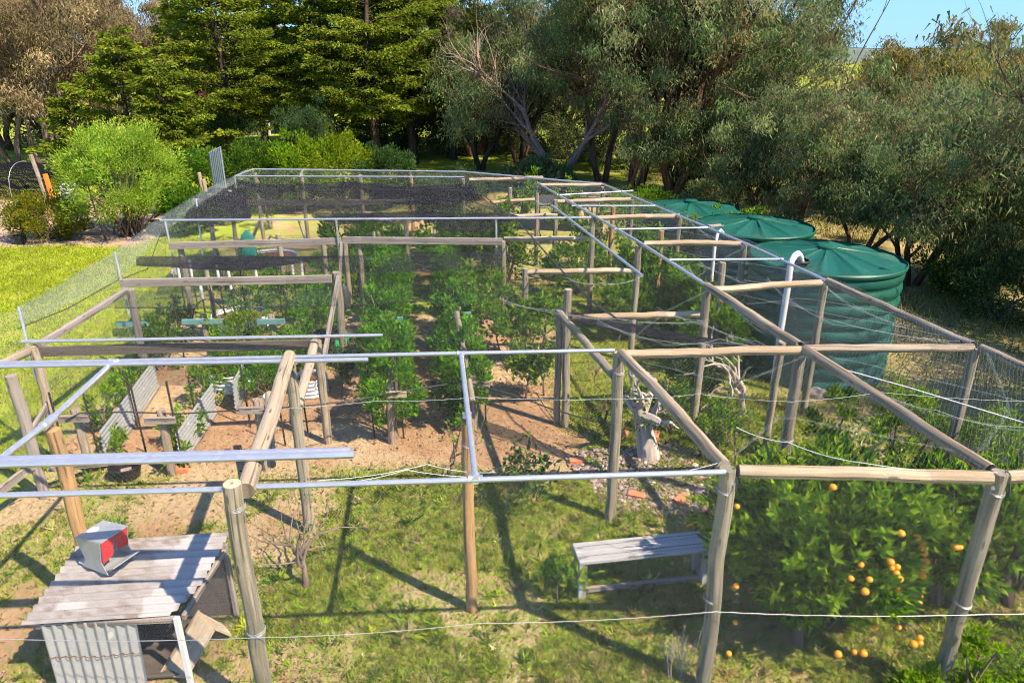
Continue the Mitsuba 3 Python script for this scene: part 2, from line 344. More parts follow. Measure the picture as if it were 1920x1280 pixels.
gx = np.concatenate([-np.geomspace(2500, 34, 14), np.linspace(-30, 24, 160), np.geomspace(28, 2500, 14)])
gy = np.concatenate([-np.geomspace(600, 6, 8), np.linspace(-2, 50, 170), np.geomspace(55, 4500, 14)])
GX, GY = np.meshgrid(gx, gy)
def ground_z(x, y):
    near = (np.abs(x) < 40) & (y > -5) & (y < 60)
    return np.where(near, 0.07 * (np_fbm(x * 0.6, y * 0.6, 11.0) - 0.5), 0.0)
put('ground', grid_mesh(np.stack([GX, GY, ground_z(GX, GY)], -1)), 'm_ground', smooth=True, kind='structure')
# low blue range on the skyline
hx = np.linspace(-2600, 2600, 120); hz = 30 + 70 * np_fbm(hx * 0.0016 + 3, hx * 0, 1.0, 4)
prof = np.array([0, 0.55, 0.9, 1.0, 0.6, 0.0]); offs = np.array([-500, -260, -90, 0, 160, 420])
HP = np.stack([np.broadcast_to(hx, (6, 120)), 3600 + offs[:, None] + 120 * np.sin(hx * 0.004), prof[:, None] * hz - 1.0], -1)
mat('m_hill', lambda p, n, uv: mix((0.09, 0.12, 0.11), (0.12, 0.15, 0.13), fbm(p.x * 0.01, p.y * 0.01, p.z * 0.02, 3)), 1.0, 0.0)
put('hills', grid_mesh(HP), 'm_hill', smooth=True, kind='structure')

# ------------------------------------------------------------------ the netting cage: posts, logs, pipes, boards
cage = thing('fruit_cage', 'large orchard cage of round timber posts, log rails, grey boards and galvanised pipes', 'cage')
def post(xy, z, r=0.065, m='m_log_green', lean=(0, 0), cap=False, label=None, seed=0):
    x, y = xy
    k = put('post', log((x + lean[0], y + lean[1], -0.08), (x, y, z), r, seed=int(abs(x * 131 + y * 977)) + seed), m, cage, label, smooth=True)
    if cap: put('post_cap', lathe([(r * 0.2, z + 0.004), (r * 0.9, z + 0.006), (r * 0.97, z - 0.002)], 16, (x, y, 0)), 'm_endgrain', k)
    return k
def rail(a, b, r=0.055, m='m_log', label=None):
    return put('log_rail', log(a, b, r, seed=int(abs(a[0] * 311 + a[1] * 77 + b[0] * 17))), m, cage, label, smooth=True)
def pipe(a, b, r=0.024, label=None, sag=0.0):
    t = np.linspace(0, 1, 9)[:, None]; p = np.asarray(a, float) + (np.asarray(b, float) - np.asarray(a, float)) * t
    p[:, 2] -= sag * 4 * (t * (1 - t))[:, 0]
    return put('steel_pipe', tube(p, r, 12), 'm_steel', cage, label, smooth=True)
def clamp(c, d, r=0.034, w=0.09):
    d = np.asarray(d, float); d /= np.linalg.norm(d); c = np.asarray(c, float)
    return put('pipe_clamp', tube([c - d * w / 2, c - d * w * 0.42, c - d * w * 0.3, c, c + d * w * 0.3, c + d * w * 0.42, c + d * w / 2], [r, r, r * 0.88, r * 0.88, r * 0.88, r, r], 12), 'm_steel', cage, smooth=True)
def beam(a, b, w=0.05, h=0.15, m='m_board', label=None):
    return put('board', plank(a, b, w, h), m, cage, label)

ZH, ZL = 2.38, 1.85
# posts of the front row and the second row
post((-2.21, 4.84), 2.50, 0.072, 'm_log_green', cap=True, label='front post with pale sawn top, beside the hutch')
post((-0.44, 6.24), 2.33, 0.062, 'm_log_orange', label='warm brown post under the middle pipe')
post((1.81, 5.20), 2.42, 0.070, 'm_log_green', (0.03, 0.0), label='grey front post where pipe and pale log meet')
post((4.06, 5.14), 2.42, 0.070, 'm_log_green', label='front post beside the orange tree')
post((-4.41, 6.08), 2.31, 0.070, 'm_log_orange', label='warm brown post under a pipe clamp')
post((-2.60, 7.66), 2.36, 0.068, 'm_log_green'); post((1.28, 7.90), 2.36, 0.068, 'm_log_green')
post((3.47, 7.95), 2.36, 0.070, 'm_log_green'); post((5.62, 8.05), 2.34, 0.060, 'm_log_green')
post((6.35, 5.25), 2.40, 0.065, 'm_log_green')
post((3.62, 8.9), 2.1, 0.05, 'm_log_green')
# third row and beyond
post((0.86, 10.45), 2.36, 0.062, 'm_log_green'); post((0.74, 10.55), 2.02, 0.055, 'm_log_green')
post((2.98, 10.45), 2.36, 0.065, 'm_log_green'); post((4.95, 10.88), 2.36, 0.06, 'm_log_green')
for px, m in (((2.39, 13.25, 2.36), 'm_log_green'), ((3.23, 15.25, 2.20), 'm_log_orange'), ((4.39, 13.25, 2.36), 'm_log_green'), ((1.80, 15.82, 2.36), 'm_log_green'), ((3.74, 15.82, 2.36), 'm_log_green'),
              ((2.54, 17.92, 2.20), 'm_log_orange'), ((3.07, 18.32, 2.30), 'm_log_green'), ((0.71, 20.41, 2.30), 'm_log_green'), ((2.52, 20.04, 2.36), 'm_log_green'), ((3.83, 12.61, 2.20), 'm_log_green'),
              ((-0.05, 20.84, 2.20), 'm_log_green'), ((1.15, 18.88, 2.20), 'm_log_green'), ((-1.48, 21.89, 2.30), 'm_log_green'), ((-3.21, 23.00, 2.30), 'm_log_orange'), ((-4.74, 22.65, 2.30), 'm_log_green'),
              ((-6.67, 23.00, 2.30), 'm_log_green'), ((-8.13, 23.00, 2.30), 'm_log_green')):
    post(px[:2], px[2], 0.06, m)
post((0.26, 13.2), 1.92, 0.06, 'm_log_green'); post((-0.2, 15.5), 1.9, 0.06, 'm_log_green')
post((-3.25, 12.75), 1.98, 0.075, 'm_log_green', label='thick post carrying the lower grey board end'); post((-3.42, 15.7), 1.95, 0.06, 'm_log_green')
post((-2.90, 9.90), 1.74, 0.065, 'm_log'); post((-6.75, 12.1), 1.85, 0.065, 'm_board'); post((-7.25, 15.3), 1.85, 0.065, 'm_board')
post((-6.70, 9.28), 1.86, 0.065, 'm_log'); post((-6.45, 8.40), 1.84, 0.07, 'm_board', label='grey weathered post of the braced end frame')
post((-6.5, 14.7), 1.5, 0.05, 'm_log'); post((-5.45, 16.4), 1.85, 0.06, 'm_log'); post((-4.35, 16.2), 1.8, 0.06, 'm_log'); post((-3.95, 16.6), 1.75, 0.06, 'm_log')
post((-2.6, 17.4), 1.9, 0.06, 'm_log'); post((-7.6, 17.9), 2.1, 0.055, 'm_board'); post((-8.0, 20.4), 2.2, 0.055, 'm_board')
def ties(x, y, z, r, n=3):
    for q in range(n): put('tie_wire', tube([(x + (r + 0.003) * math.cos(t), y + (r + 0.003) * math.sin(t), z + 0.012 * q + 0.006 * math.sin(t * 2 + q)) for t in np.linspace(0, 2 * math.pi, 22)], 0.0028, 4), 'm_wire', cage, smooth=True)
for x, y, z, r in ((-2.21, 4.84, 2.28, 0.073), (-2.21, 4.84, 1.02, 0.074), (1.815, 5.20, 1.05, 0.071), (1.81, 5.20, 2.20, 0.071), (4.06, 5.14, 1.05, 0.071), (4.06, 5.14, 2.22, 0.071), (3.47, 7.95, 1.15, 0.071), (-0.44, 6.24, 2.05, 0.063), (-4.41, 6.08, 2.0, 0.071), (1.28, 7.90, 2.1, 0.069)): ties(x, y, z, r)
def bolt(c, d): put('bolt', tube([np.array(c) - np.array(d) * 0.004, np.array(c) + np.array(d) * 0.014], 0.016, 6), 'm_steel', cage)
for c, d in (((-2.60, 7.58, 2.40), (0, -0.8, 0.6)), ((-2.50, 7.60, 2.36), (0.8, -0.6, 0)), ((3.54, 7.90, 2.40), (0.8, -0.6, 0.2)), ((1.36, 7.84, 2.30), (0.8, -0.6, 0)), ((-2.14, 4.90, 2.36), (0.9, -0.4, 0)), ((4.0, 5.09, 2.30), (-0.5, -0.86, 0)), ((1.86, 5.14, 2.30), (0.5, -0.86, 0))): bolt(c, d)
for x, y in ((1.86, 5.115), (4.11, 5.06)): put('black_strap', tube([(x + 0.02 * math.sin(t), y + 0.045 * math.cos(t) + 0.03, 2.34 + 0.085 * math.cos(t)) for t in np.linspace(-0.5, 3.0, 12)], 0.008, 5), 'm_hose', cage, smooth=True)
# log rails on the right
rail((1.90, 5.19, 2.40), (3.98, 5.12, 2.38), 0.058, 'm_log_pale', 'pale log along the front top above the orange tree')
rail((4.12, 5.13, 2.38), (6.30, 5.24, 2.38), 0.058, 'm_log_pale')
rail((1.80, 5.27, 2.40), (1.30, 7.84, 2.38), 0.062, 'm_log'); rail((4.02, 5.20, 2.40), (3.50, 7.92, 2.40), 0.060, 'm_log')
rail((3.47, 8.02, 2.40), (2.98, 10.50, 2.40), 0.060, 'm_log')
rail((1.36, 7.86, 2.36), (3.46, 7.93, 2.38), 0.056, 'm_log_pale'); rail((3.56, 7.97, 2.38), (5.60, 8.06, 2.36), 0.052, 'm_log')
rail((5.62, 8.10, 2.38), (4.97, 10.84, 2.38), 0.055, 'm_log_green'); rail((6.3, 5.3, 2.38), (5.66, 8.0, 2.38), 0.055, 'm_log_green')
rail((3.05, 10.48, 2.34), (4.90, 10.86, 2.34), 0.055, 'm_log_pale'); rail((2.52, 13.37, 2.36), (4.41, 13.37, 2.36), 0.055, 'm_log_pale'); rail((1.87, 15.77, 2.36), (3.76, 16.00, 2.36), 0.055, 'm_log_pale')
rail((1.12, 17.77, 2.36), (2.98, 18.07, 2.36), 0.055, 'm_log_pale'); rail((0.75, 20.32, 2.36), (2.52, 20.32, 2.36), 0.055, 'm_log_pale')
rail((0.29, 13.20, 1.84), (2.36, 13.31, 1.84), 0.055, 'm_log_pale'); rail((-0.18, 15.98, 1.84), (1.68, 16.03, 1.84), 0.055, 'm_log_pale'); rail((0.93, 10.53, 1.86), (3.01, 10.71, 1.86), 0.055, 'm_log_pale')
rail((-0.61, 20.46, 1.84), (0.70, 20.97, 1.84), 0.05, 'm_log_pale'); rail((-0.49, 18.57, 1.84), (1.19, 18.64, 1.84), 0.05, 'm_log_pale'); rail((-1.28, 21.68, 2.30), (0.94, 22.11, 2.30), 0.05, 'm_log_pale')
rail((0.73, 10.5, 1.98), (1.25, 7.98, 2.02), 0.055, 'm_log_green', 'log sloping between the paired posts and the second row')
# log rails on the left
rail((-2.12, 4.86, 2.42), (-2.58, 7.66, 2.42), 0.075, 'm_log', 'thick pale log running back from the sawn front post')
rail((-2.62, 7.75, 1.62), (-2.93, 9.86, 1.72), 0.065, 'm_log'); rail((-3.1, 8.0, 0.75), (-3.5, 9.3, 1.15), 0.055, 'm_log')
rail((-6.72, 9.36, 1.84), (-7.45, 6.2, 1.80), 0.06, 'm_log')
# pipes of the left half
pipe((-8.2, 4.62, 2.40), (-2.24, 4.92, 2.40)); pipe((-2.18, 4.93, 2.41), (-0.30, 5.04, 2.41)); pipe((-0.30, 5.04, 2.41), (1.78, 5.16, 2.41), label='bright pipe along the front top to the grey front post')
pipe((-8.2, 7.38, 2.40), (-4.56, 7.55, 2.40)); pipe((-4.56, 7.55, 2.40), (-0.60, 7.79, 2.40)); pipe((-0.60, 7.79, 2.40), (1.22, 7.88, 2.40))
pipe((-0.30, 5.06, 2.40), (-0.60, 7.78, 2.40), 0.027, 'middle pipe running back over the warm brown post'); pipe((-4.40, 4.85, 2.42), (-4.42, 6.06, 2.40), 0.03); pipe((-4.42, 6.06, 2.40), (-4.56, 7.53, 2.40), 0.03)
clamp((-4.42, 6.06, 2.40), (0.0, 1, 0), 0.046, 0.16); clamp((-0.30, 5.05, 2.41), (1, 0.06, 0), 0.036, 0.12); clamp((-0.30, 5.07, 2.41), (-0.1, 1, 0), 0.036, 0.1)
clamp((-0.60, 7.78, 2.40), (1, 0.05, 0), 0.034); clamp((-4.56, 7.54, 2.40), (1, 0.05, 0), 0.038); clamp((-0.44, 6.26, 2.37), (0, 0.2, 1), 0.05, 0.05)
pipe((-7.66, 15.44, 2.38), (-2.23, 15.61, 2.38)); pipe((-2.29, 15.61, 2.38), (1.75, 15.72, 2.38)); clamp((-2.71, 15.55, 2.38), (1, 0, 0), 0.034, 0.12); clamp((-2.86, 15.55, 2.38), (1, 0, 0), 0.034, 0.1)
for a, b in (((-7.00, 9.62, 2.36), (-6.90, 9.45, 1.3)), ((-7.26, 12.76, 2.36), (-7.15, 12.6, 1.2)), ((-7.54, 15.42, 2.36), (-7.45, 15.3, 1.2)), ((-3.85, 15.54, 2.36), (-3.85, 15.55, 1.2)), ((-0.35, 15.71, 2.36), (-0.35, 15.6, 1.2))):
    pipe(a, b, 0.022)
pipe((-8.36, 21.89, 2.38), (-1.43, 21.67, 2.38)); pipe((-8.30, 23.38, 2.38), (-1.50, 22.78, 2.38)); pipe((-1.50, 22.78, 2.38), (2.56, 20.38, 2.38)); pipe((-8.36, 21.89, 2.38), (-8.30, 23.38, 2.38)); pipe((-6.37, 21.78, 2.38), (-6.68, 23.26, 2.38))
pipe((-8.02, 18.22, 2.36), (-7.9, 17.8, 1.0), 0.02); pipe((-8.34, 21.81, 2.36), (-8.3, 21.8, 1.0), 0.02)
# pipes of the right half
pipe((2.97, 10.52, 2.41), (2.40, 13.42, 2.40), 0.028); pipe((2.40, 13.42, 2.40), (0.72, 20.44, 2.40), 0.028, 'long pipe running back along the right purlin')
pipe((4.92, 10.81, 2.40), (4.40, 13.29, 2.40), 0.024); pipe((4.40, 13.29, 2.40), (2.54, 20.25, 2.40), 0.024)
for a, b in (((2.73, 12.04, 2.40), (4.68, 12.08, 2.40)), ((2.10, 14.45, 2.40), (4.05, 14.60, 2.40)), ((1.42, 17.00, 2.40), (3.40, 17.00, 2.40)), ((1.16, 18.45, 2.40), (3.18, 19.10, 2.40))):
    pipe(a, b, 0.022); clamp(b, (1, 0, 0), 0.03, 0.06)
# grey boards between the old posts of the lower inner frame
beam((-7.06, 12.37, 1.88), (-3.31, 12.64, 1.88), label='grey board spanning the left bay, lower of the two long boards'); beam((-7.42, 15.16, 1.88), (-3.79, 15.61, 1.88)); beam((-3.77, 15.62, 1.90), (-0.21, 15.47, 1.90))
beam((-6.68, 9.30, 1.80), (-2.95, 9.86, 1.70), 0.04, 0.14, 'm_board_dark', 'dark sagging board between the old posts'); beam((-6.70, 9.40, 1.86), (-6.76, 12.0, 1.86), 0.09, 0.09)
beam((-9.04, 20.30, 1.90), (-6.45, 20.13, 1.90)); beam((-6.60, 20.13, 1.90), (-1.48, 20.30, 1.90)); beam((-3.2, 12.7, 1.9), (-3.0, 10.1, 0.9), 0.07, 0.07); beam((-3.79, 15.58, 1.85), (-3.69, 14.62, 1.00), 0.05, 0.12)
beam((-6.42, 8.46, 1.0), (-6.68, 9.22, 1.0), 0.04, 0.10); beam((-6.44, 8.34, 0.62), (-7.35, 6.6, 1.45), 0.05, 0.1); beam((-6.44, 8.34, 0.55), (-7.2, 6.3, 0.05), 0.05, 0.12)
beam((-6.35, 8.5, 0.4), (-5.9, 9.3, 0.02), 0.05, 0.09); beam((-7.86, 16.07, 1.10), (-7.64, 15.33, 1.00), 0.05, 0.1); beam((-5.11, 17.45, 1.40), (-5.35, 17.81, 1.90), 0.05, 0.07); beam((-6.66, 17.86, 1.30), (-6.35, 17.85, 1.85), 0.05, 0.07)
# leaning pole above the fourth bed row, paired end braces
rail((-0.92, 11.20, 1.73), (-0.61, 9.90, 0.73), 0.05, 'm_log_green', 'leaning round pole above the cane row')

# ------------------------------------------------------------------ loose pipes lying on the frame
def loose_pipe(a, b, r, label):
    put('steel_pipe', tube([a, (np.array(a) * 2 + b) / 3, (np.array(a) + np.array(b) * 2) / 3, b], r, 12), 'm_steel', None, label, 'pipe', smooth=True)
loose_pipe(np.array((-7.6, 4.98, 2.53)), np.array((-1.37, 5.32, 2.52)), 0.032, 'upper of the two loose steel pipes lying on the thick front log')
loose_pipe(np.array((-7.6, 4.91, 2.52)), np.array((-1.33, 5.255, 2.52)), 0.032, 'lower of the two loose steel pipes lying on the thick front log')
loose_pipe(np.array((-7.6, 7.22, 2.44)), np.array((-1.65, 7.55, 2.42)), 0.026, 'loose pipe just in front of the second row with a free end mid bay')
loose_pipe(np.array((-6.85, 9.29, 1.96)), np.array((-1.90, 9.80, 1.86)), 0.024, 'loose pipe resting on the old posts above the dark sagging board')
loose_pipe(np.array((0.95, 17.07, 2.40)), np.array((2.11, 11.19, 2.36)), 0.026, 'loose pipe slanting beside the right purlin with a free near end')

# ------------------------------------------------------------------ netting
nt = thing('bird_net', 'fine pale bird netting draped over the roof and walls of the cage', 'net')
def sheet(rows, nu, nv, sag=0.05, wr=0.02, seed=0):
    """net over support lines: rows = list of polylines (same point count); between supports it sags"""
    R = np.array(rows, float); a, b = R.shape[:2]
    u = np.linspace(0, a - 1, (a - 1) * nu + 1); v = np.linspace(0, b - 1, (b - 1) * nv + 1)
    iu = np.minimum(u.astype(int), a - 2); iv = np.minimum(v.astype(int), b - 2); fu = (u - iu)[:, None, None]; fv = (v - iv)[None, :, None]
    P = (R[iu][:, iv] * (1 - fu) * (1 - fv) + R[iu + 1][:, iv] * fu * (1 - fv) + R[iu][:, iv + 1] * (1 - fu) * fv + R[iu + 1][:, iv + 1] * fu * fv)
    s = np.sin(np.pi * fu) * np.abs(np.sin(np.pi * fv)) ** 0.7
    n1 = np_fbm(P[..., 0] * 2.3 + P[..., 1] * 1.1, P[..., 1] * 2.3 - P[..., 0] + P[..., 2] * 2, seed + 1.0) - 0.5
    n2 = np.abs(np_fbm(P[..., 0] * 1.3 + seed, P[..., 1] * 4.7 + P[..., 2] * 3, seed + 4.0) - 0.5)
    d = -sag * s[..., 0] + wr * n1 - wr * 2.0 * n2
    up = np.cross(R[-1, 0] - R[0, 0], R[0, -1] - R[0, 0]); up /= np.linalg.norm(up)
    if up[2] < 0: up = -up
    P = P + d[..., None] * up
    L0 = np.cumsum(np.r_[0, np.linalg.norm(np.diff(P[:, 0], axis=0), axis=1)]); L1 = np.cumsum(np.r_[0, np.linalg.norm(np.diff(P[0], axis=0), axis=1)])
    return grid_mesh(P, np.stack(np.broadcast_arrays(L1[None, :], L0[:, None]), -1))
Z = 2.45
front = [(-8.2, 4.58, Z), (-4.3, 4.78, Z), (-2.2, 4.80, Z + 0.03), (-0.3, 5.0, Z), (1.81, 5.12, Z), (4.06, 5.05, Z), (6.40, 5.2, Z)]
second = [(-8.2, 7.38, Z), (-4.56, 7.55, Z), (-2.6, 7.65, Z + 0.04), (-0.6, 7.79, Z), (1.28, 7.88, Z), (3.48, 7.97, Z), (5.68, 8.06, Z)]
third = [(-6.95, 9.56, 2.36), (-5.0, 9.8, Z), (-3.0, 10.0, Z), (-1.0, 10.2, Z), (0.9, 10.4, Z), (2.97, 10.5, Z), (5.02, 10.88, Z)]
fourth = [(-7.22, 12.70, 2.38), (-5.2, 12.9, Z), (-3.3, 13.0, Z), (-1.3, 13.2, Z), (0.6, 13.4, Z), (2.44, 13.55, Z), (4.48, 13.38, Z)]
fifth = [(-7.62, 15.40, Z), (-5.4, 15.46, Z), (-3.6, 15.5, Z), (-1.6, 15.55, Z), (0.1, 15.6, Z), (1.9, 15.9, Z), (3.84, 16.02, Z)]
sixth = [(-8.1, 19.0, Z), (-6.0, 19.0, Z), (-4.2, 19.0, Z), (-2.0, 19.0, Z), (-0.3, 18.9, Z), (1.2, 18.8, Z), (3.1, 18.4, Z)]
seventh = [(-8.32, 23.0, Z), (-6.2, 22.7, Z), (-4.5, 22.4, Z), (-2.6, 22.2, Z), (-0.9, 22.0, Z), (0.8, 20.9, Z), (2.52, 20.4, Z)]
put('roof_net', threads(sheet([front, second, third, fourth, fifth, sixth, seventh], 10, 10, 0.10, 0.05, 2), 0.034, 0.00046, 0.25), 'm_net_roof', nt)
dn = lambda row, dx=0, dy=0, z=0.0: [(x + dx, y + dy, z) for x, y, _ in row]
ml = lambda row, dx=0, dy=0, z=1.2: [(x + dx, y + dy, z) for x, y, _ in row]
put('front_net', threads(sheet([front, ml(front, 0, -0.04), dn(front, 0, -0.02, 0.02)], 8, 8, 0.0, 0.03, 5), 0.020, 0.00045, 0.15), 'm_net_front', nt)
rc = [r[-1] for r in (front, second, third, fourth, fifth, sixth, seventh)]
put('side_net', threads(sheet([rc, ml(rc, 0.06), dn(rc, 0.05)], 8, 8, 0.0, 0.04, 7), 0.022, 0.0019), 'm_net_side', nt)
lc = [(-7.45, 6.2, 2.36)] + [r[0] for r in (third, fourth, fifth, sixth, seventh)]
put('side_net', threads(sheet([lc, ml(lc, -0.03), dn(lc, -0.05)], 8, 8, 0.0, 0.04, 9), 0.026, 0.0008), 'm_net_left', nt)
put('back_net', threads(sheet([seventh, ml(seventh), dn(seventh)], 6, 6, 0.0, 0.04, 11), 0.034, 0.0006), 'm_net_roof', nt)
# doubled hem of the roof net hanging outside the left wall
hm = [(x - 0.03, y, z + 0.01) for x, y, z in lc[1:]]
hang = [0.30, 0.55, 0.42, 0.30, 0.25]
put('hanging_hem', threads(sheet([hm, [(x - 0.06, y, z - h) for (x, y, z), h in zip(hm, hang)]], 6, 12, -0.04, 0.05, 13), 0.02, 0.0032), 'm_flap', nt)
put('hem_cord', tube([(x - 0.07, y + dy, z - h - 0.02 - (0.10 if dy else 0)) for (x, y, z), h in zip(hm, hang) for dy in (0, 1.2)][:-1], 0.009, 5), 'm_cord_dark', nt, smooth=True)
# folds, seams and lacing cords of the roof net
def cord(pts, r=0.003, m='m_cord', n=9, droop=0.06, name='seam_cord'):
    out = []
    for a, b in zip(pts[:-1], pts[1:]):
        t = np.linspace(0, 1, n)[:-1, None]; p = np.asarray(a, float) * (1 - t) + np.asarray(b, float) * t
        p[:, 2] -= droop * 4 * (t * (1 - t))[:, 0]; out.append(p)
    put(name, tube(np.vstack(out + [np.asarray([pts[-1]], float)]), r, 5), m, nt, smooth=True)
def fold(pts, w=0.035):
    """a crease where the loose net lies doubled along a line"""
    g = rng(int(abs(pts[0][0] * 1000))); p = np.asarray(pts, float); t = np.linspace(0, len(p) - 1, len(p) * 4); q = np.stack([np.interp(t, np.arange(len(p)), p[:, k]) for k in range(3)], 1)
    q[:, 2] -= 0.04; d = np.gradient(q, axis=0); s_ = np.cross(d, [0, 0, 1.0]); s_ /= np.linalg.norm(s_, axis=1, keepdims=True); ww = (w * g.uniform(0.3, 1.2, len(q)))[:, None]
    put('net_fold', threads(sheet([q - s_ * ww, q + (0, 0, 0.02), q + s_ * ww], 2, 2, 0.0, 0.03, 3), 0.014, 0.0010), 'm_flap', nt)
cord([(-2.56, 6.28, 2.42), (-1.39, 6.47, 2.42), (-0.38, 6.56, 2.42), (1.02, 6.52, 2.42), (1.92, 6.64, 2.42), (2.81, 6.46, 2.42), (3.80, 6.68, 2.42), (5.15, 6.47, 2.42)], 0.0017, droop=0.015)
cord([(2.12, 6.00, 2.38), (2.53, 5.74, 2.36), (3.03, 5.35, 2.38), (4.01, 5.10, 2.44)], 0.004, droop=0.03)
cord([(-1.61, 5.01, 2.40), (-0.90, 5.24, 2.38), (0.18, 5.14, 2.38), (0.98, 5.14, 2.40), (1.74, 5.25, 2.44)], 0.003, droop=0.04)
cord([(-1.58, 5.05, 2.40), (-0.73, 5.33, 2.38), (-0.14, 5.20, 2.38)], 0.003, droop=0.03)
for s in ([(2.02, 9.50, 2.40), (2.48, 8.95, 2.40), (3.01, 8.17, 2.40), (3.39, 7.96, 2.40)],
          [(3.03, 10.38, 2.40), (3.18, 9.16, 2.40), (3.50, 8.45, 2.40), (3.67, 8.17, 2.40)],
          [(4.07, 10.96, 2.40), (4.02, 9.86, 2.40), (4.25, 8.95, 2.40), (5.50, 8.17, 2.40)],
          [(4.84, 10.66, 2.40), (4.83, 9.62, 2.40), (5.14, 8.74, 2.40)],
          [(2.44, 13.08, 2.40), (2.95, 11.59, 2.40), (3.03, 10.52, 2.40)],
          [(3.21, 11.94, 2.40), (3.56, 10.96, 2.40), (3.65, 10.81, 2.40), (4.83, 10.72, 2.40)],
          [(3.85, 15.51, 2.40), (3.91, 13.96, 2.40), (4.35, 13.29, 2.40)],
          [(1.24, 14.96, 2.40), (2.11, 14.70, 2.40), (2.40, 13.42, 2.40)],
          [(0.54, 17.99, 2.40), (1.21, 16.10, 2.40), (1.72, 15.80, 2.40)],
          [(0.85, 10.96, 2.40), (1.41, 10.66, 2.40), (2.04, 10.96, 2.40)],
          [(1.13, 8.95, 2.40), (1.90, 8.17, 2.40), (2.58, 8.26, 2.40), (3.40, 7.99, 2.40)],
          [(-0.15, 9.86, 2.40), (0.59, 9.38, 2.40), (1.42, 8.99, 2.40), (2.62, 8.95, 2.40)],
          [(3.08, 10.25, 2.40), (3.19, 8.74, 2.40), (3.54, 8.17, 2.40)],
          [(3.50, 7.74, 2.40), (3.75, 6.92, 2.40), (4.20, 6.30, 2.40), (4.82, 5.97, 2.40)],
          [(3.59, 7.35, 2.40), (3.79, 6.66, 2.40), (3.99, 6.51, 2.40)]):
    cord(s, 0.0016, droop=0.05)
    fold(s)
for pts in ([(1.9, 5.4, Z), (2.6, 6.2, Z), (3.9, 5.5, Z)], [(3.4, 7.7, Z), (2.4, 6.9, Z), (1.5, 7.5, Z)], [(4.1, 5.5, Z), (4.9, 6.3, Z), (5.6, 7.8, Z)], [(3.7, 7.7, Z), (4.6, 7.0, Z), (6.1, 5.6, Z)],
            [(3.3, 9.6, Z), (4.2, 9.9, Z), (5.2, 9.2, Z)], [(3.2, 10.2, Z), (4.3, 9.2, Z), (5.4, 8.4, Z)], [(2.6, 13.0, Z), (3.4, 12.2, Z), (4.7, 11.3, Z)], [(2.9, 10.9, Z), (3.6, 12.0, Z), (4.4, 13.1, Z)], [(1.5, 8.3, Z), (2.2, 9.4, Z), (2.9, 10.2, Z)], [(1.9, 15.6, Z), (2.8, 14.6, Z), (4.3, 13.7, Z)]):
    fold(pts, 0.022)
# tension wires of the front wall
cord([(-8.2, 4.60, 1.05), (-4.4, 4.74, 1.03), (-2.2, 4.76, 1.02), (-0.3, 4.95, 1.0), (1.81, 5.05, 1.04), (4.06, 5.0, 1.05), (6.4, 5.16, 1.05)], 0.0032, 'm_wire', droop=0.03, name='fence_wire')
cord([(-8.2, 4.60, 0.12), (-2.2, 4.76, 0.10), (1.81, 5.05, 0.10), (6.4, 5.16, 0.10)], 0.0032, 'm_wire', droop=0.01, name='fence_wire')
# shade cloth over the lower inner frame
sc = thing('shade_cloth', 'dark green shade cloth hung over the grey boards inside the cage', 'shade cloth')
def cloth(rows, m, nu=10, nv=10, sag=0.1, wr=0.05, seed=0, name='cloth_strip', label=None): put(name, threads(sheet(rows, nu, nv, sag, wr, seed), 0.02, {'m_shade_black': 0.0095, 'm_shade': 0.0040, 'm_shade_light': 0.0005}[m]), m, sc, label)
cloth([[(-7.68, 14.22, 1.90), (-3.56, 14.30, 1.90), (-2.85, 14.30, 1.90), (-0.22, 14.66, 1.90)], [(-7.45, 13.74, 1.84), (-5.40, 13.46, 1.80), (-2.67, 13.31, 1.80), (-0.21, 13.62, 1.84)]], 'm_shade_black', 6, 10, 0.0, 0.05, 3)
cloth([[(-6.98, 11.85, 1.90), (-5.68, 11.94, 1.90), (-4.30, 12.01, 1.90), (-3.13, 12.01, 1.90)], [(-6.51, 11.11, 1.84), (-5.38, 11.20, 1.80), (-4.05, 11.20, 1.80), (-2.87, 11.24, 1.84)]], 'm_shade', 6, 10, 0.0, 0.04, 6)
cloth([[(-2.97, 12.33, 1.90), (-1.92, 12.33, 1.90), (-0.78, 12.50, 1.90), (0.29, 12.67, 1.90)], [(-2.74, 11.24, 1.84), (-1.79, 11.44, 1.84), (-0.72, 11.53, 1.86), (0.51, 11.82, 1.88)]], 'm_shade_light', 6, 10, 0.0, 0.04, 8)
cloth([[(-7.55, 15.16, 2.30), (-4.71, 15.62, 2.20), (-1.89, 15.62, 2.20), (0.29, 15.39, 2.25)], [(-6.69, 11.85, 1.95), (-3.76, 12.10, 1.92), (-1.52, 12.27, 1.92), (1.12, 11.51, 2.10)], [(-2.35, 9.44, 1.90), (-1.21, 9.44, 1.90), (-0.08, 9.44, 1.90), (2.25, 8.97, 2.20)]], 'm_shade_light', 10, 10, 0.05, 0.06, 4, 'cloth_sheet')
cloth([[(0.82, 9.85, 2.20), (1.61, 9.26, 2.25), (2.35, 8.65, 2.30), (2.99, 8.09, 2.36)], [(0.79, 9.50, 2.20), (1.56, 8.90, 2.25), (2.29, 8.42, 2.30), (2.96, 7.99, 2.36)]], 'm_shade_black', 4, 10, 0.0, 0.02, 9)
def hem(pts, r=0.012): put('cloth_hem', tube(pts, r, 5), 'm_cord_dark', sc, smooth=True)
hem([(-1.21, 20.50, 2.36), (-0.39, 17.49, 2.32), (0.28, 14.99, 2.28), (0.61, 13.39, 2.22), (0.92, 11.88, 2.18), (1.24, 10.50, 2.15), (1.53, 9.64, 2.15), (1.93, 8.97, 2.20), (2.30, 8.44, 2.28)], 0.016)
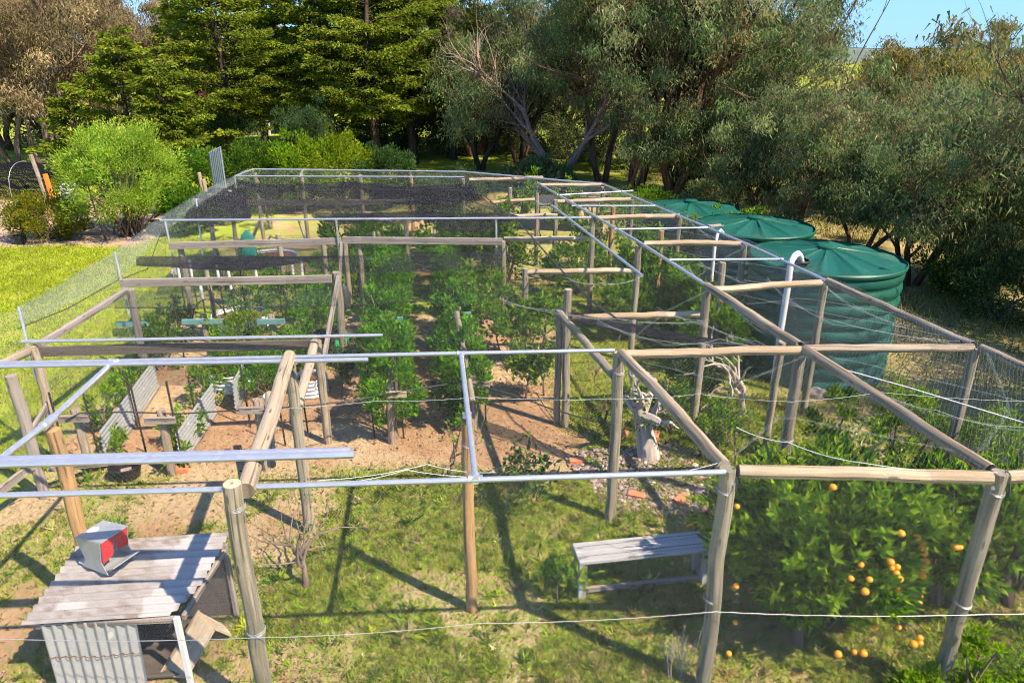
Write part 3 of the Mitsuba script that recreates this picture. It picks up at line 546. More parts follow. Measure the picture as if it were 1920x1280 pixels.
hem([(-2.74, 11.24, 1.84), (-1.79, 11.44, 1.84), (-0.72, 11.53, 1.86), (0.51, 11.82, 1.88)], 0.008); hem([(-6.51, 11.11, 1.84), (-5.38, 11.20, 1.80), (-4.05, 11.20, 1.80), (-2.87, 11.24, 1.84)], 0.007)
bc = thing('black_cloth', 'folded black shade cloth slung in swags across the back of the cage', 'shade cloth')
def bcloth(rows, nu=10, nv=10, sag=0.1, wr=0.06, seed=0, w=0.0140): put('cloth_fold', threads(sheet(rows, nu, nv, sag, wr, seed), 0.025, w), 'm_shade_black', bc)
bcloth([[(-8.52, 22.23, 2.20), (-6.84, 21.54, 2.15), (-4.87, 22.02, 2.20), (-3.20, 21.65, 2.10), (-1.51, 21.52, 2.20)], [(-8.50, 22.15, 2.10), (-6.79, 21.30, 2.00), (-4.76, 21.45, 2.10), (-3.10, 20.87, 1.95), (-1.46, 20.71, 2.10)]], 6, 12, 0.05, 0.05, 1)
bcloth([[(-4.13, 21.52, 2.20), (-3.13, 21.15, 2.15), (-2.51, 21.22, 2.20), (-1.27, 21.52, 2.20)], [(-4.06, 20.24, 2.00), (-3.00, 20.13, 1.90), (-2.24, 20.02, 1.95), (-0.80, 19.44, 2.10)]], 6, 12, 0.05, 0.06, 2)
bcloth([[(-8.39, 21.03, 2.20), (-7.30, 21.45, 2.10), (-5.71, 21.45, 2.10), (-4.12, 21.45, 2.10), (-1.24, 21.03, 2.20)], [(-7.81, 17.24, 2.20), (-6.29, 17.48, 2.10), (-4.75, 17.61, 2.10), (-3.08, 17.09, 2.10), (0.00, 16.54, 2.25)]], 10, 12, 0.10, 0.10, 3, 0.0092)
bcloth([[(-4.84, 17.49, 2.15), (-3.96, 17.61, 2.10), (-2.67, 17.88, 2.10), (-1.33, 17.75, 2.10), (0.06, 16.98, 2.20)], [(-4.75, 17.09, 2.10), (-3.90, 17.32, 2.00), (-2.63, 17.52, 2.00), (-1.30, 17.31, 1.95), (0.31, 16.36, 2.20)]], 6, 12, 0.04, 0.05, 4)
bcloth([[(-8.58, 20.54, 2.25), (-8.17, 20.84, 2.20), (-7.93, 21.45, 2.10)], [(-7.96, 17.44, 2.20), (-7.12, 17.61, 2.10), (-6.37, 17.35, 2.10)], [(-7.61, 16.48, 2.20), (-6.83, 16.84, 2.10), (-6.24, 16.97, 2.10)]], 8, 8, 0.05, 0.05, 5)
def swag(a, b, top, low, seed):
    n = 9; t = np.linspace(0, 1, n); q = np.asarray(a, float) + (np.asarray(b, float) - a) * t[:, None]; c = 4 * t * (1 - t)
    up_ = q.copy(); up_[:, 2] -= top * c; lo = q.copy(); lo[:, 2] -= 0.06 + low * c; lo[:, 1] -= 0.10
    bcloth([up_, (up_ + lo) / 2 + (0, -0.05, 0), lo], 4, 3, 0.0, 0.05, seed)
for a, b, tp, lw, sd in (((-8.26, 21.79, 2.30), (-6.25, 21.18, 2.30), 0.12, 0.30, 1), ((-6.36, 21.38, 2.30), (-4.60, 21.38, 2.30), 0.10, 0.42, 2), ((-4.70, 21.58, 2.30), (-2.94, 20.98, 2.30), 0.14, 0.40, 3), ((-3.03, 21.18, 2.30), (-1.45, 21.38, 2.30), 0.16, 0.46, 4), ((-7.18, 20.23, 2.30), (-6.36, 20.23, 2.30), 0.10, 0.30, 5),
                         ((-4.77, 16.98, 2.25), (-3.28, 16.86, 2.25), 0.10, 0.20, 6), ((-3.36, 16.61, 2.25), (-2.03, 16.98, 2.25), 0.06, 0.16, 7), ((-2.13, 16.73, 2.25), (0.06, 16.61, 2.25), 0.14, 0.32, 8), ((-7.49, 16.24, 2.30), (-6.10, 16.61, 2.25), 0.06, 0.16, 9), ((-2.99, 20.23, 2.30), (-1.06, 20.41, 2.30), 0.05, 0.55, 10)):
    swag(np.array(a), np.array(b), tp, lw, sd)
cord([(3.70, 7.52, 2.34), (4.25, 6.98, 2.34), (4.96, 6.17, 2.34)], 0.008, 'm_pvc', droop=0.0, name='white_rod')
# irrigation hose strung along the ends of the bed rows
hose = lambda pts, label, r=0.011: put('irrigation_hose', tube(pts, r, 6), 'm_hose', None, label, 'hose', smooth=True)
hose([(-6.25, 8.9, 0.92), (-6.05, 8.95, 1.02), (-5.4, 8.98, 1.02), (-4.7, 8.98, 0.99), (-4.1, 9.0, 1.02), (-3.45, 9.05, 1.03), (-2.8, 9.2, 1.02), (-2.3, 9.45, 0.98), (-1.85, 9.78, 0.92), (-1.3, 9.95, 0.95), (-0.75, 10.2, 0.93), (0.0, 9.9, 0.85), (0.6, 9.5, 0.8), (1.2, 9.0, 0.85)], 'black irrigation hose strung past the crossbar posts at the near ends of the bed rows')
hose([(0.43, 11.54, 0.10), (0.57, 11.02, 0.06), (0.75, 10.44, 0.04), (0.95, 10.26, 0.04), (1.18, 10.35, 0.05), (1.16, 10.48, 0.10)], 'thin black hose curling on the turf in front of the paired posts', 0.009)

# ------------------------------------------------------------------ three green water tanks behind the right wall
def water_tank(x, y, r, h, label, seed):
    k = thing('water_tank', label, 'water tank', 'green corrugated plastic water tanks')
    nr = 9; prof = [(r * 0.97, -0.05)]
    for i in range(nr):
        z0, z1 = h * i / nr, h * (i + 1) / nr; d = (z1 - z0)
        for t, q in ((0.0, 0.0), (0.10, 0.0), (0.22, 0.022), (0.42, 0.034), (0.62, 0.034), (0.80, 0.022), (0.92, 0.0)):
            prof.append((r - 0.03 + q, z0 + t * d))
    prof += [(r - 0.03, h), (r + 0.03, h + 0.005), (r + 0.035, h + 0.05), (r + 0.01, h + 0.075)]
    put('body', lathe(prof, 72, (x, y, 0)), 'm_tank', k, smooth=40)
    # roof: shallow cone whose radial folds rise between valleys
    n = 144; th = np.linspace(0, 2 * np.pi, n + 1); rr = np.linspace(0.0, 1.0, 14) * (r + 0.015); nf = 12
    w = (np.abs(((th / (2 * np.pi) * nf + seed * 0.37) % 1) - 0.5) * 2)           # 0 at ridge, 1 at valley
    rid = np.clip(1 - w * 5.0, 0, 1)
    Zr = h + 0.07 + 0.19 * (1 - rr / r)[:, None] - 0.05 * (rr / r)[:, None] * (w ** 1.5)[None] + 0.045 * rid[None] * np.clip(rr / r * 3, 0, 1)[:, None] * np.clip((1.01 - rr / r) * 8, 0.15, 1)[:, None]
    g = rng(seed); Zr = Zr - 0.05 * np_fbm(np.cos(th)[None] * rr[:, None] * 1.1 + seed, np.sin(th)[None] * rr[:, None] * 1.1, 2.0)
    P = np.stack([x + rr[:, None] * np.cos(th), y + rr[:, None] * np.sin(th), Zr], -1)
    put('roof', grid_mesh(P[::-1]), 'm_tank', k, smooth=35)
    put('roof_cap', lathe([(0.17, h + 0.19), (0.17, h + 0.26), (0.14, h + 0.285), (0.001, h + 0.295)], 24, (x, y, 0)), 'm_tank', k, smooth=40)
    return k
TK1, TK2, TK3 = (5.86, 13.0), (5.62, 16.4), (4.9, 19.6)
k = water_tank(*TK1, 1.35, 2.15, 'nearest of the three green water tanks, with ribbed wall and white inlet pipe', 1)
c = lathe([(0.17, 0), (0.18, 0.03), (0.155, 0.05), (0.15, 0.01), (0.001, 0.0)], 24); v, f, u, _ = c.get()
put('inlet_strainer', MB().add(v + (5.12, 12.36, 2.27), f, u), 'm_black', k, smooth=40)
k = water_tank(*TK2, 1.30, 2.00, 'middle green water tank between the other two, with shaded folded roof', 2)
put('paver', box((TK2[0] - 1.0, TK2[1] - 0.35, 2.12), (0.34, 0.16, 0.05), 0.3), 'm_stone', k, 'pale block lying on the tank roof edge')
water_tank(*TK3, 1.30, 1.80, 'farthest green water tank, half hidden behind the cage corner', 3)
put('drain_pipe', tube([(5.12, 12.3, 2.30), (5.06, 12.24, 2.42), (4.98, 12.15, 2.48), (4.88, 12.02, 2.48), (4.80, 11.93, 2.42), (4.78, 11.90, 2.30), (4.78, 11.88, 2.0), (4.76, 11.86, 1.0), (4.76, 11.84, 0.4), (4.76, 11.82, -0.05)], 0.055, 16), 'm_pvc', None,
    'white plastic pipe bending over from the nearest tank roof to the ground', 'pipe', smooth=True)
put('drain_pipe', tube([(4.70, 15.72, 2.04), (4.62, 15.62, 2.12), (4.52, 15.5, 2.06), (4.46, 15.4, 1.8), (4.44, 15.3, 0.9), (4.44, 15.25, -0.05)], 0.038, 14), 'm_pvc', None,
    'white plastic pipe standing beside the middle tank behind the net', 'pipe', smooth=True)

# ------------------------------------------------------------------ hen hutch with corrugated roof, and the feeder on it
hutch = thing('hen_hutch', 'low hutch with pale corrugated roof, grey corrugated side and white post beside the front net', 'hutch')
FL, FR, BR, BL = np.array((-4.42, 5.06, 0.88)), np.array((-3.02, 5.22, 0.86)), np.array((-2.98, 6.30, 0.97)), np.array((-4.45, 6.10, 0.99))
KINK = np.array((-2.98, 5.56, 0.87))
def corr(A, B, C, D, pitch, amp, nu=40, waves_along='v', seed=0, clip=None):
    """corrugated sheet A-B-C-D; the ribs run from A to B, the waves from A to D"""
    LD = np.linalg.norm(np.asarray(D, float) - A); nv = int(LD / pitch * 8) + 1
    u = np.linspace(0, 1, nu)[:, None, None]; v = np.linspace(0, 1, nv)[None, :, None]
    A, B, C, D = (np.asarray(q, float) for q in (A, B, C, D))
    P = A * (1 - u) * (1 - v) + B * u * (1 - v) + C * u * v + D * (1 - u) * v
    N = np.cross(B - A, D - A); N /= np.linalg.norm(N)
    if clip is not None: P = clip(P, u, v)
    dent = 0.016 * (np_fbm(P[..., 0] * 2 + seed, P[..., 1] * 2 + P[..., 2], 1.0) - 0.5)
    return grid_mesh(P + N * (amp * np.sin(v * LD / pitch * 2 * np.pi) + dent[..., None]), np.stack(np.broadcast_arrays(v[..., 0] * LD, u[..., 0]), -1))
def cut(P, u, v):   # the front right corner of the roof is broken off
    t = np.clip(1 - (v / 0.36), 0, 1) * np.clip((u - 0.55) / 0.45, 0, 1)
    P = P.copy(); P[..., 0] -= (0.14 * t[..., 0] ** 1.3); P[..., 2] -= 0.02 * t[..., 0]; return P
hr = put('roof', corr(FL, FR, BR, BL, 0.095, 0.019, clip=cut), 'm_old_roof', hutch, 'weathered pale corrugated roof with brown stains', smooth=True)
put('side_panel', corr((-4.30, 5.12, 0.83), (-4.28, 5.08, -0.03), (-3.46, 5.14, -0.03), (-3.46, 5.20, 0.83), 0.092, 0.018), 'm_iron', hutch, 'grey corrugated iron side sheet', smooth=True)
put('tie_wire', tube([(-4.29 + 0.84 * t, 5.085 + 0.06 * t - 0.012 * math.sin(t * 62), 0.46 + 0.01 * math.sin(t * 9)) for t in np.linspace(0, 1, 40)], 0.004, 5), 'm_rust', hutch, smooth=True)
put('post', plank((-3.07, 5.17, -0.02), (-3.09, 5.20, 0.84), 0.05, 0.05, up=(0, 1, 0)), 'm_white', hutch, 'white painted corner post')
put('post', plank((-2.99, 6.15, -0.02), (-2.99, 6.15, 0.93), 0.05, 0.05, up=(0, 1, 0)), 'm_board', hutch)
put('post', plank((-4.36, 6.02, -0.02), (-4.36, 6.02, 0.94), 0.05, 0.05, up=(0, 1, 0)), 'm_board', hutch)
put('rail', plank((-3.05, 5.24, 0.80), (-2.99, 6.18, 0.86), 0.04, 0.06), 'm_board', hutch); put('rail', plank((-4.36, 5.14, 0.80), (-3.10, 5.22, 0.80), 0.04, 0.06), 'm_board', hutch)
put('rail', plank((-4.36, 6.05, 0.90), (-3.0, 6.2, 0.90), 0.04, 0.06), 'm_board', hutch); put('back_panel', box((-3.68, 6.10, 0.44), (1.3, 0.02, 0.86), 0.10), 'm_board_dark', hutch)
put('floor', box((-3.75, 5.62, 0.06), (1.1, 0.8, 0.03), 0.1), 'm_board_dark', hutch)
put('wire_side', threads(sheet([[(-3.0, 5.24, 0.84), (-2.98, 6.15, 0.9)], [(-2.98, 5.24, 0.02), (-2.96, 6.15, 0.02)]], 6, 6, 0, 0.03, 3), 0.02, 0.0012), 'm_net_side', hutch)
rk = thing('nest_ramp', 'folded plywood nest lid leaning under the hutch roof behind the white post', 'lid')
for nm, A, B, C, D in (('board', (-3.42, 5.30, 0.02), (-3.14, 5.24, 0.06), (-2.98, 5.62, 0.30), (-3.22, 5.78, 0.36)), ('board', (-3.22, 5.80, 0.36), (-2.99, 5.64, 0.29), (-2.92, 5.80, 0.05), (-3.06, 5.95, 0.04))):
    A, B, C, D = (np.array(q) for q in (A, B, C, D)); n_ = np.cross(B - A, D - A); n_ = n_ / np.linalg.norm(n_) * 0.012
    put(nm, trimesh.convex.convex_hull(np.vstack([A - n_, B - n_, C - n_, D - n_, A + n_, B + n_, C + n_, D + n_])), 'm_ply', rk)
put('batten', plank((-3.42, 5.28, 0.05), (-3.20, 5.80, 0.38), 0.03, 0.02), 'm_ply', rk)
# feeder: sheet-metal hopper with sloped lid and red flaps above a tray
fd = thing('poultry_feeder', 'galvanised feeder with red flaps standing on the corrugated hutch roof', 'feeder')
FO, FA = np.array((-3.98, 5.80, 0.985)), math.radians(-24)
fx, fy, fz = np.array((math.cos(FA), math.sin(FA), 0)), np.array((-math.sin(FA), math.cos(FA), 0)), np.array((0, 0, 1.0))
L_ = lambda a, b, c: FO + fx * a + fy * b + fz * c      # fx points out of the red mouth
def plate(quad, th=0.006):
    q = np.array(quad); n_ = np.cross(q[1] - q[0], q[2] - q[0]); n_ = n_ / np.linalg.norm(n_) * th / 2
    return trimesh.convex.convex_hull(np.vstack([q - n_, q + n_]))
w = 0.15
put('lid', plate([L_(-0.20, -w, 0.33), L_(0.16, -w, 0.37), L_(0.16, w, 0.37), L_(-0.20, w, 0.33)], 0.012), 'm_iron', fd)
put('back', plate([L_(-0.20, -w, 0.33), L_(-0.20, w, 0.33), L_(-0.13, w, 0.10), L_(-0.13, -w, 0.10)]), 'm_iron', fd)
for s in (-w, w):
    put('side', plate([L_(-0.20, s, 0.33), L_(0.15, s, 0.365), L_(0.10, s, 0.13), L_(-0.13, s, 0.10)]), 'm_iron', fd)
    put('side', plate([L_(-0.13, s, 0.10), L_(0.10, s, 0.13), L_(0.16, s, 0.0), L_(-0.20, s, 0.0)]), 'm_iron', fd)
put('tray', plate([L_(0.10, -w, 0.02), L_(0.26, -w, 0.11), L_(0.26, w, 0.11), L_(0.10, w, 0.02)], 0.008), 'm_iron', fd)
put('tray', plate([L_(-0.26, -w, 0.015), L_(0.14, -w, 0.015), L_(0.14, w, 0.015), L_(-0.26, w, 0.015)], 0.01), 'm_iron', fd)
put('flap', plate([L_(0.150, -w + 0.01, 0.355), L_(0.150, -0.004, 0.355), L_(0.118, -0.03, 0.15), L_(0.108, -w + 0.01, 0.105)], 0.006), 'm_red', fd)
put('flap', plate([L_(0.150, 0.004, 0.355), L_(0.150, w - 0.01, 0.355), L_(0.118, w - 0.01, 0.15), L_(0.118, 0.03, 0.17)], 0.006), 'm_red', fd)
put('sticker', plate([L_(-0.13 + 0.055 * math.cos(t), -0.01 + 0.055 * math.sin(t), 0.3455 + 0.055 * math.cos(t) * 0.11) for t in np.linspace(0, 6.1, 20)], 0.002), 'm_white', fd, 'round white sticker on the lid')

# ------------------------------------------------------------------ bench, tub, bins, bricks and other things on the ground
bn = thing('garden_bench', 'grey plank bench standing on the turf in front of the orange tree', 'bench')
A, B = np.array((0.71, 6.55, 0.49)), np.array((2.25, 6.79, 0.49)); d = (B - A) / np.linalg.norm(B - A); pr = np.array((-d[1], d[0], 0))
for o in (-0.085, 0.085): put('plank', plank(A + pr * o, B + pr * o, 0.168, 0.045), 'm_board_bench', bn)
for t in (0.05, 1.50):
    for o in (-0.13, 0.13): put('leg', plank(A + d * t + pr * o + (0, 0, -0.50), A + d * t + pr * o + (0, 0, -0.018), 0.05, 0.09, up=d), 'm_board_bench', bn)
    put('stretcher', plank(A + d * t - pr * 0.11 + (0, 0, -0.08), A + d * t + pr * 0.11 + (0, 0, -0.08), 0.035, 0.10), 'm_board_bench', bn)
put('end_board', plank(A + d * 0.05 - pr * 0.155 + (0, 0, -0.26), A + d * 0.05 + pr * 0.155 + (0, 0, -0.26), 0.025, 0.44), 'm_board', bn)
put('end_board', plank(A + d * 1.50 - pr * 0.155 + (0, 0, -0.26), A + d * 1.50 + pr * 0.155 + (0, 0, -0.26), 0.025, 0.44), 'm_board', bn)
put('foot_rail', plank(A + d * 0.08 - pr * 0.10 + (0, 0, -0.42), A + d * 1.47 - pr * 0.10 + (0, 0, -0.42), 0.03, 0.07), 'm_board', bn)
put('apron', plank(A + pr * 0.15 + (0, 0, -0.07), B + pr * 0.15 + (0, 0, -0.07), 0.02, 0.10), 'm_board_bench', bn)
tb = thing('feed_tub', 'shallow black tub on the straw at the near end of the left bed rows', 'tub')
x, y = -5.57, 8.93
put('wall', lathe([(0.001, 0.02), (0.16, 0.02), (0.20, 0.20), (0.225, 0.205), (0.23, 0.19), (0.205, 0.18), (0.17, 0.0), (0.001, 0.0)], 32, (x, y, 0)), 'm_black', tb, smooth=35)
put('block', box((x - 0.02, y + 0.03, 0.06), (0.14, 0.10, 0.09), 0.5), 'm_stone', tb)
bi = thing('plastic_bin', 'dark grey round bin standing between the bed rows below the tall board post', 'bin')
x, y = (-3.66, 13.20, 0.88)[:2]
put('wall', lathe([(0.001, 0.03), (0.17, 0.03), (0.225, 0.62), (0.24, 0.64), (0.245, 0.61), (0.22, 0.59), (0.19, 0.0), (0.001, 0.0)], 32, (x, y, 0.0)), 'm_bin', bi, smooth=35)
put('handle', tube([(x + 0.10, y - 0.20, 0.56), (x + 0.13, y - 0.25, 0.50), (x + 0.20, y - 0.22, 0.50), (x + 0.22, y - 0.13, 0.56)], 0.015, 8), 'm_bin', bi, smooth=True)
gb = thing('garden_bag', 'bright green plastic garden bag standing beside the dark grey bin', 'bag')
x, y = (-3.47, 13.30, 0.73)[:2]
put('sack', lathe([(0.001, 0.01), (0.17, 0.0), (0.21, 0.12), (0.20, 0.34), (0.23, 0.50), (0.17, 0.46), (0.15, 0.2), (0.001, 0.05)], 14, (x, y, 0)), 'm_green_plastic', gb, smooth=True)
put('strap', tube([(x + 0.08, y - 0.2, 0.3), (x + 0.16, y - 0.24, 0.55), (x + 0.2, y - 0.1, 0.62), (x + 0.21, y, 0.48)], 0.012, 6), 'm_green_plastic', gb, smooth=True)
def sack_mesh(c, w, h, seed):
    g = rng(seed); th = np.linspace(0, 2 * np.pi, 25); z = np.linspace(0, 1, 16)
    r = w * (0.55 + 0.5 * np.sin(np.pi * np.clip(z, 0, 1) ** 0.8)) * np.clip(z * 8, 0.05, 1) * np.clip((1 - z) * 10, 0.25, 1)
    R = r[:, None] * (1 + 0.14 * np.sin(3 * th + seed) [None] + 0.12 * (np_fbm(np.cos(th)[None] * 2 + seed, np.sin(th)[None] * 2 + z[:, None] * 4, 1.0) - 0.5))
    return grid_mesh(np.stack([c[0] + R * np.cos(th), c[1] + 0.7 * R * np.sin(th), np.broadcast_to(c[2] + (z[:, None] - 1) * h, R.shape)], -1)[::-1])
put('hanging_sack', sack_mesh((-6.13, 16.30, 1.97), 0.17, 0.75, 3), 'm_green_sack', None, 'dark green sack hanging from a rail at the back of the left bay', 'sack', smooth=True)
put('hanging_sack', sack_mesh((-3.19, 12.90, 1.71), 0.13, 0.55, 5), 'm_bin', None, 'grey sack hanging beside the thick post under the long boards', 'sack', smooth=True)
def brick_at(x, y, rz, label, tilt=0.0):
    R = np.array([[1, 0, 0], [0, math.cos(tilt), -math.sin(tilt)], [0, math.sin(tilt), math.cos(tilt)]])
    m = box((x, y, 0.035), (0.23, 0.11, 0.076), rz, R, 0.006); put('red_brick', m, 'm_brick', None, label, 'brick')
brick_at(1.71, 8.40, -0.35, 'single red brick at the near edge of the gravel ring by the inner post', 0.15)
brick_at(0.97, 9.30, 0.1, 'half sunken red brick at the left rim of the gravel ring')
brick_at(1.76, 10.17, -0.5, 'red brick just behind the inner post at the back of the gravel ring')
brick_at(2.29, 10.08, 1.3, 'red brick on end beside the pale gnarled trunk')
brick_at(2.30, 8.30, 0.8, 'broken red brick lying in the shade left of the grey front post', 0.3)
brick_at(-4.87, 9.06, 0.2, 'dark red brick by the foot of the second crossbar post')
def rock(x, y, s, label, seed):
    m = trimesh.creation.icosphere(3, s); v = m.vertices; v = v * (1 + 0.5 * (mk_fbm(v / s * 1.3 + seed) - 0.5))[:, None] * (1.2, 0.9, 0.6)
    m.vertices = v + (x, y, s * 0.3); put('rock', m, 'm_stone', None, label, 'rock', smooth=True)
from meshkit import fbm as mk_fbm
rock(2.67, 8.43, 0.13, 'pinkish rock lying in the shade beside the grey front post', 1.0)
rock(5.46, 11.59, 0.17, 'grey pink boulder behind the post of the second row', 4.0)
rock(5.42, 12.81, 0.15, 'dark boulder on the bare slope under the second row corner', 6.0)
# gravel ring round the gnarled tree
g = rng(5); n = 3600; a = g.uniform(0, 2 * np.pi, n); r = np.sqrt(g.uniform(0, 1, n)) * (1.0 + 0.12 * np.sin(3 * a) + 0.10 * np.sin(5 * a + 1))
X = 2.02 + r * np.cos(a) * 1.10; Y = 8.95 + r * np.sin(a) * 0.95
mb = MB(); ico = trimesh.creation.icosphere(0, 1.0); iv, jf = np.array(ico.vertices), np.array(ico.faces)
s = np.exp(g.normal(-4.15, 0.35, n)); V = (iv[None] * s[:, None, None] * np.stack([g.uniform(0.7, 1.5, n), g.uniform(0.7, 1.5, n), g.uniform(0.4, 0.9, n)], -1)[:, None] + np.stack([X, Y, s * 0.4 + 0.01], -1)[:, None])
mb.add(V.reshape(-1, 3), (jf[None] + np.arange(n)[:, None, None] * 12).reshape(-1, 3), None, np.repeat(palette(g, n, [(0.30, 0.225, 0.195), (0.20, 0.15, 0.135), (0.38, 0.31, 0.27)], 0.25), 12, 0))
scene['m_gravel'] = {'type': 'twosided', 'bsdf': {'type': 'principled', 'base_color': {'type': 'mesh_attribute', 'name': 'vertex_color'}, 'roughness': 0.9, 'specular': 0.2}}
put('gravel', mb, 'm_gravel', None, 'pinkish grey gravel ring round the pale gnarled trunk', 'gravel', None, 'stuff', color=True)

# ------------------------------------------------------------------ bed rows: crossbar posts, stakes, corrugated edging
def trellis(x, y, h, w, bar, label, rz=0.05, m='m_log'):
    k = thing('crossbar_post', label, 'trellis post', 'crossbar posts at the bed rows')
    put('post', log((x, y, -0.06), (x, y + 0.02, h + 0.12), 0.062, seed=int(x * 50 + 400)), m, k, smooth=True)
    put('crossbar', box((x + 0.02, y - 0.085, h), (w, 0.05, 0.10), rz), bar, k)
trellis(-6.19, 9.05, 0.92, 0.42, 'm_board', 'leftmost of the near crossbar posts, beside the corrugated sheets')
trellis(-4.95, 9.0, 0.92, 0.42, 'm_board', 'second near crossbar post from the left with a dark cap on its bar')
trellis(-3.62, 9.12, 1.02, 0.48, 'm_board', 'third near crossbar post from the left, beneath the thick log')
trellis(-1.88, 9.92, 0.88, 0.50, 'm_log_pale', 'near crossbar post with a fresh orange bar in front of the cane row')
trellis(-0.62, 10.4, 0.82, 0.50, 'm_board', 'near crossbar post behind the middle pipe')
trellis(-7.24, 12.86, 0.95, 0.58, 'm_teal', 'far crossbar post with teal bar at the left wall')
trellis(-5.89, 12.86, 1.00, 0.78, 'm_teal', 'far crossbar post with the longest teal bar')
trellis(-4.60, 12.86, 1.00, 0.52, 'm_teal', 'far crossbar post with teal bar beside the yellow green shrub')
trellis(-2.29, 12.55, 1.15, 0.50, 'm_teal', 'crossbar post with pale teal bar in the left cane row')
trellis(-1.01, 12.60, 1.22, 0.46, 'm_teal', 'crossbar post with tilted teal bar in the right cane row', 0.16)
def stake(x, y, h, lean, label, guard=0):
    k = thing('garden_stake', label, 'stake', 'dark garden stakes in the beds')
    put('rod', tube([(x, y, -0.05), (x + lean * 0.5, y, h * 0.5), (x + lean, y + 0.01, h)], 0.014, 6), 'm_stake', k, smooth=True)
    if guard: put('plant_guard', lathe([(0.03, h - guard), (0.032, h - guard * 0.5), (0.03, h), (0.026, h), (0.026, h - guard)], 12, (x + lean * 0.8, y, 0.02)), 'm_guard', k, smooth=40)
stake(-6.51, 9.12, 1.25, -0.03, 'thin dark leftmost stake at the near bed ends')
stake(-6.01, 9.09, 1.3, -0.03, 'thin dark stake in front of the near end of the long corrugated sheet')
stake(-6.16, 10.44, 0.9, -0.03, 'thin dark short stake leaning against the long corrugated sheet')
stake(-5.44, 9.30, 1.3, -0.03, 'thin dark stake between the long corrugated sheet and the second crossbar post')
stake(-4.79, 9.06, 1.45, -0.03, 'thin dark tall stake before the sheet with pointed shrubs')
stake(-5.16, 10.44, 0.9, -0.03, 'thin dark short stake beside the sheet with pointed shrubs')
stake(-4.30, 10.44, 1.3, -0.03, 'thin dark stake left of the third crossbar post')
stake(-3.54, 9.81, 1.1, -0.03, 'thin dark stake beneath the thick log')
stake(-3.31, 10.26, 1.0, -0.03, 'thin dark thin stake right of the second row post')
stake(-2.19, 10.05, 1.2, -0.03, 'thin dark stake left of the orange bar post')
stake(-1.73, 10.08, 1.1, -0.03, 'thin dark stake right of the orange bar post')
stake(-0.93, 10.33, 1.25, -0.03, 'thin dark stake left of the middle pipe')
stake(-0.42, 10.35, 1.25, -0.03, 'thin dark stake right of the middle pipe behind it')
stake(0.00, 12.86, 1.0, -0.03, 'thin dark stake among the leafy saplings right of the cane rows')
stake(-6.69, 13.46, 1.3, -0.02, 'dark stake behind the longest teal bar, left one', 0)
stake(-6.05, 13.35, 1.6, -0.02, 'dark guarded stake above the longest teal bar', 0.35)
stake(-6.15, 13.98, 1.5, -0.02, 'dark bare stake right of the longest teal bar', 0)
stake(-6.50, 15.29, 1.4, -0.02, 'dark stake with pale plant guard in the middle of the left bay', 0.35)
stake(-6.05, 14.78, 1.4, -0.02, 'dark guarded stake third from the left below the lower board', 0.4)
stake(-5.61, 14.29, 1.6, -0.02, 'dark tall bare stake before the yellow green shrub', 0)
stake(-5.79, 15.65, 1.3, -0.02, 'dark stake with blue tinted plant guard', 0.4)
stake(-5.19, 15.29, 1.5, -0.02, 'dark bare stake left of the thick post, farther one', 0)
stake(-5.07, 16.03, 1.3, -0.02, 'dark guarded stake beside the slanting board', 0.4)
stake(-4.74, 15.65, 1.4, -0.02, 'dark rightmost guarded stake of the left bay', 0.35)
stake(-4.47, 14.95, 1.5, -0.02, 'dark bare stake nearest to the thick post', 0)
stake(-7.61, 16.42, 1.2, -0.02, 'dark guarded stake close to the left wall', 0.4)
stake(-7.72, 16.03, 1.2, -0.02, 'dark leftmost guarded stake by the left wall', 0.4)
stake(-3.54, 18.17, 1.5, -0.02, 'pale guarded stake left in the cane rows', 0.5)
stake(-3.12, 18.66, 1.4, -0.02, 'pale guarded stake right in the left cane row', 0.4)
stake(-2.13, 19.45, 1.3, -0.02, 'pale guarded stake at the head of the right cane row', 0.4)
stake(-1.60, 19.18, 1.2, -0.02, 'dark guarded stake in the bare gap of the right cane row', 0.4)
def corr_sheet(a, b, h, label):
    k = put('corrugated_sheet', corr((a[0], a[1], 0.0), (b[0], b[1], 0.0), (b[0] + 0.03, b[1], h), (a[0] + 0.03, a[1], h), 0.076, 0.011, 30), 'm_iron', None, label, 'corrugated sheet', smooth=True)
    d = np.array(b) - a; n_ = np.array((d[1], -d[0])) / np.linalg.norm(d) * 0.03
    put('timber_edge', plank((a[0] + n_[0], a[1] + n_[1], 0.04), (b[0] + n_[0], b[1] + n_[1], 0.04), 0.03, 0.09), 'm_board', k)
corr_sheet((-6.02, 9.2), (-6.50, 11.9), 0.62, 'long upright corrugated sheet along the left bed row')
corr_sheet((-4.88, 9.1), (-5.05, 10.9), 0.60, 'upright corrugated sheet with pointed shrubs along the second bed row')
corr_sheet((-4.72, 10.9), (-4.85, 11.9), 0.60, 'short corrugated sheet end beside the white ribbed ring bed')
def ring_bed(x, y, r, h, label):
    prof = [(r - 0.01 + 0.016 * math.sin(t * h / 0.075 * 2 * np.pi), t * h) for t in np.linspace(0, 1, 50)]
    k = thing('ring_bed', label, 'raised bed'); put('wall', lathe([(p, z) for p, z in prof], 48, (x, y, 0)), 'm_guard', k, smooth=40)
    put('soil', lathe([(r - 0.02, h - 0.10), (r * 0.5, h - 0.06), (0.001, h - 0.05)], 32, (x, y, 0)), 'm_rust', k, smooth=True)
ring_bed(-5.15, 12.07, 0.42, 0.34, 'white ribbed round raised bed between the corrugated sheets and the thick log')
ring_bed(-3.64, 11.77, 0.30, 0.34, 'white ribbed round raised bed half hidden behind the small slanting log')
ring_bed(-6.15, 15.22, 0.62, 0.30, 'white ribbed raised bed behind the longest teal bar')
ring_bed(-7.30, 20.89, 0.85, 0.18, 'low white edged bed far back in the left bay')
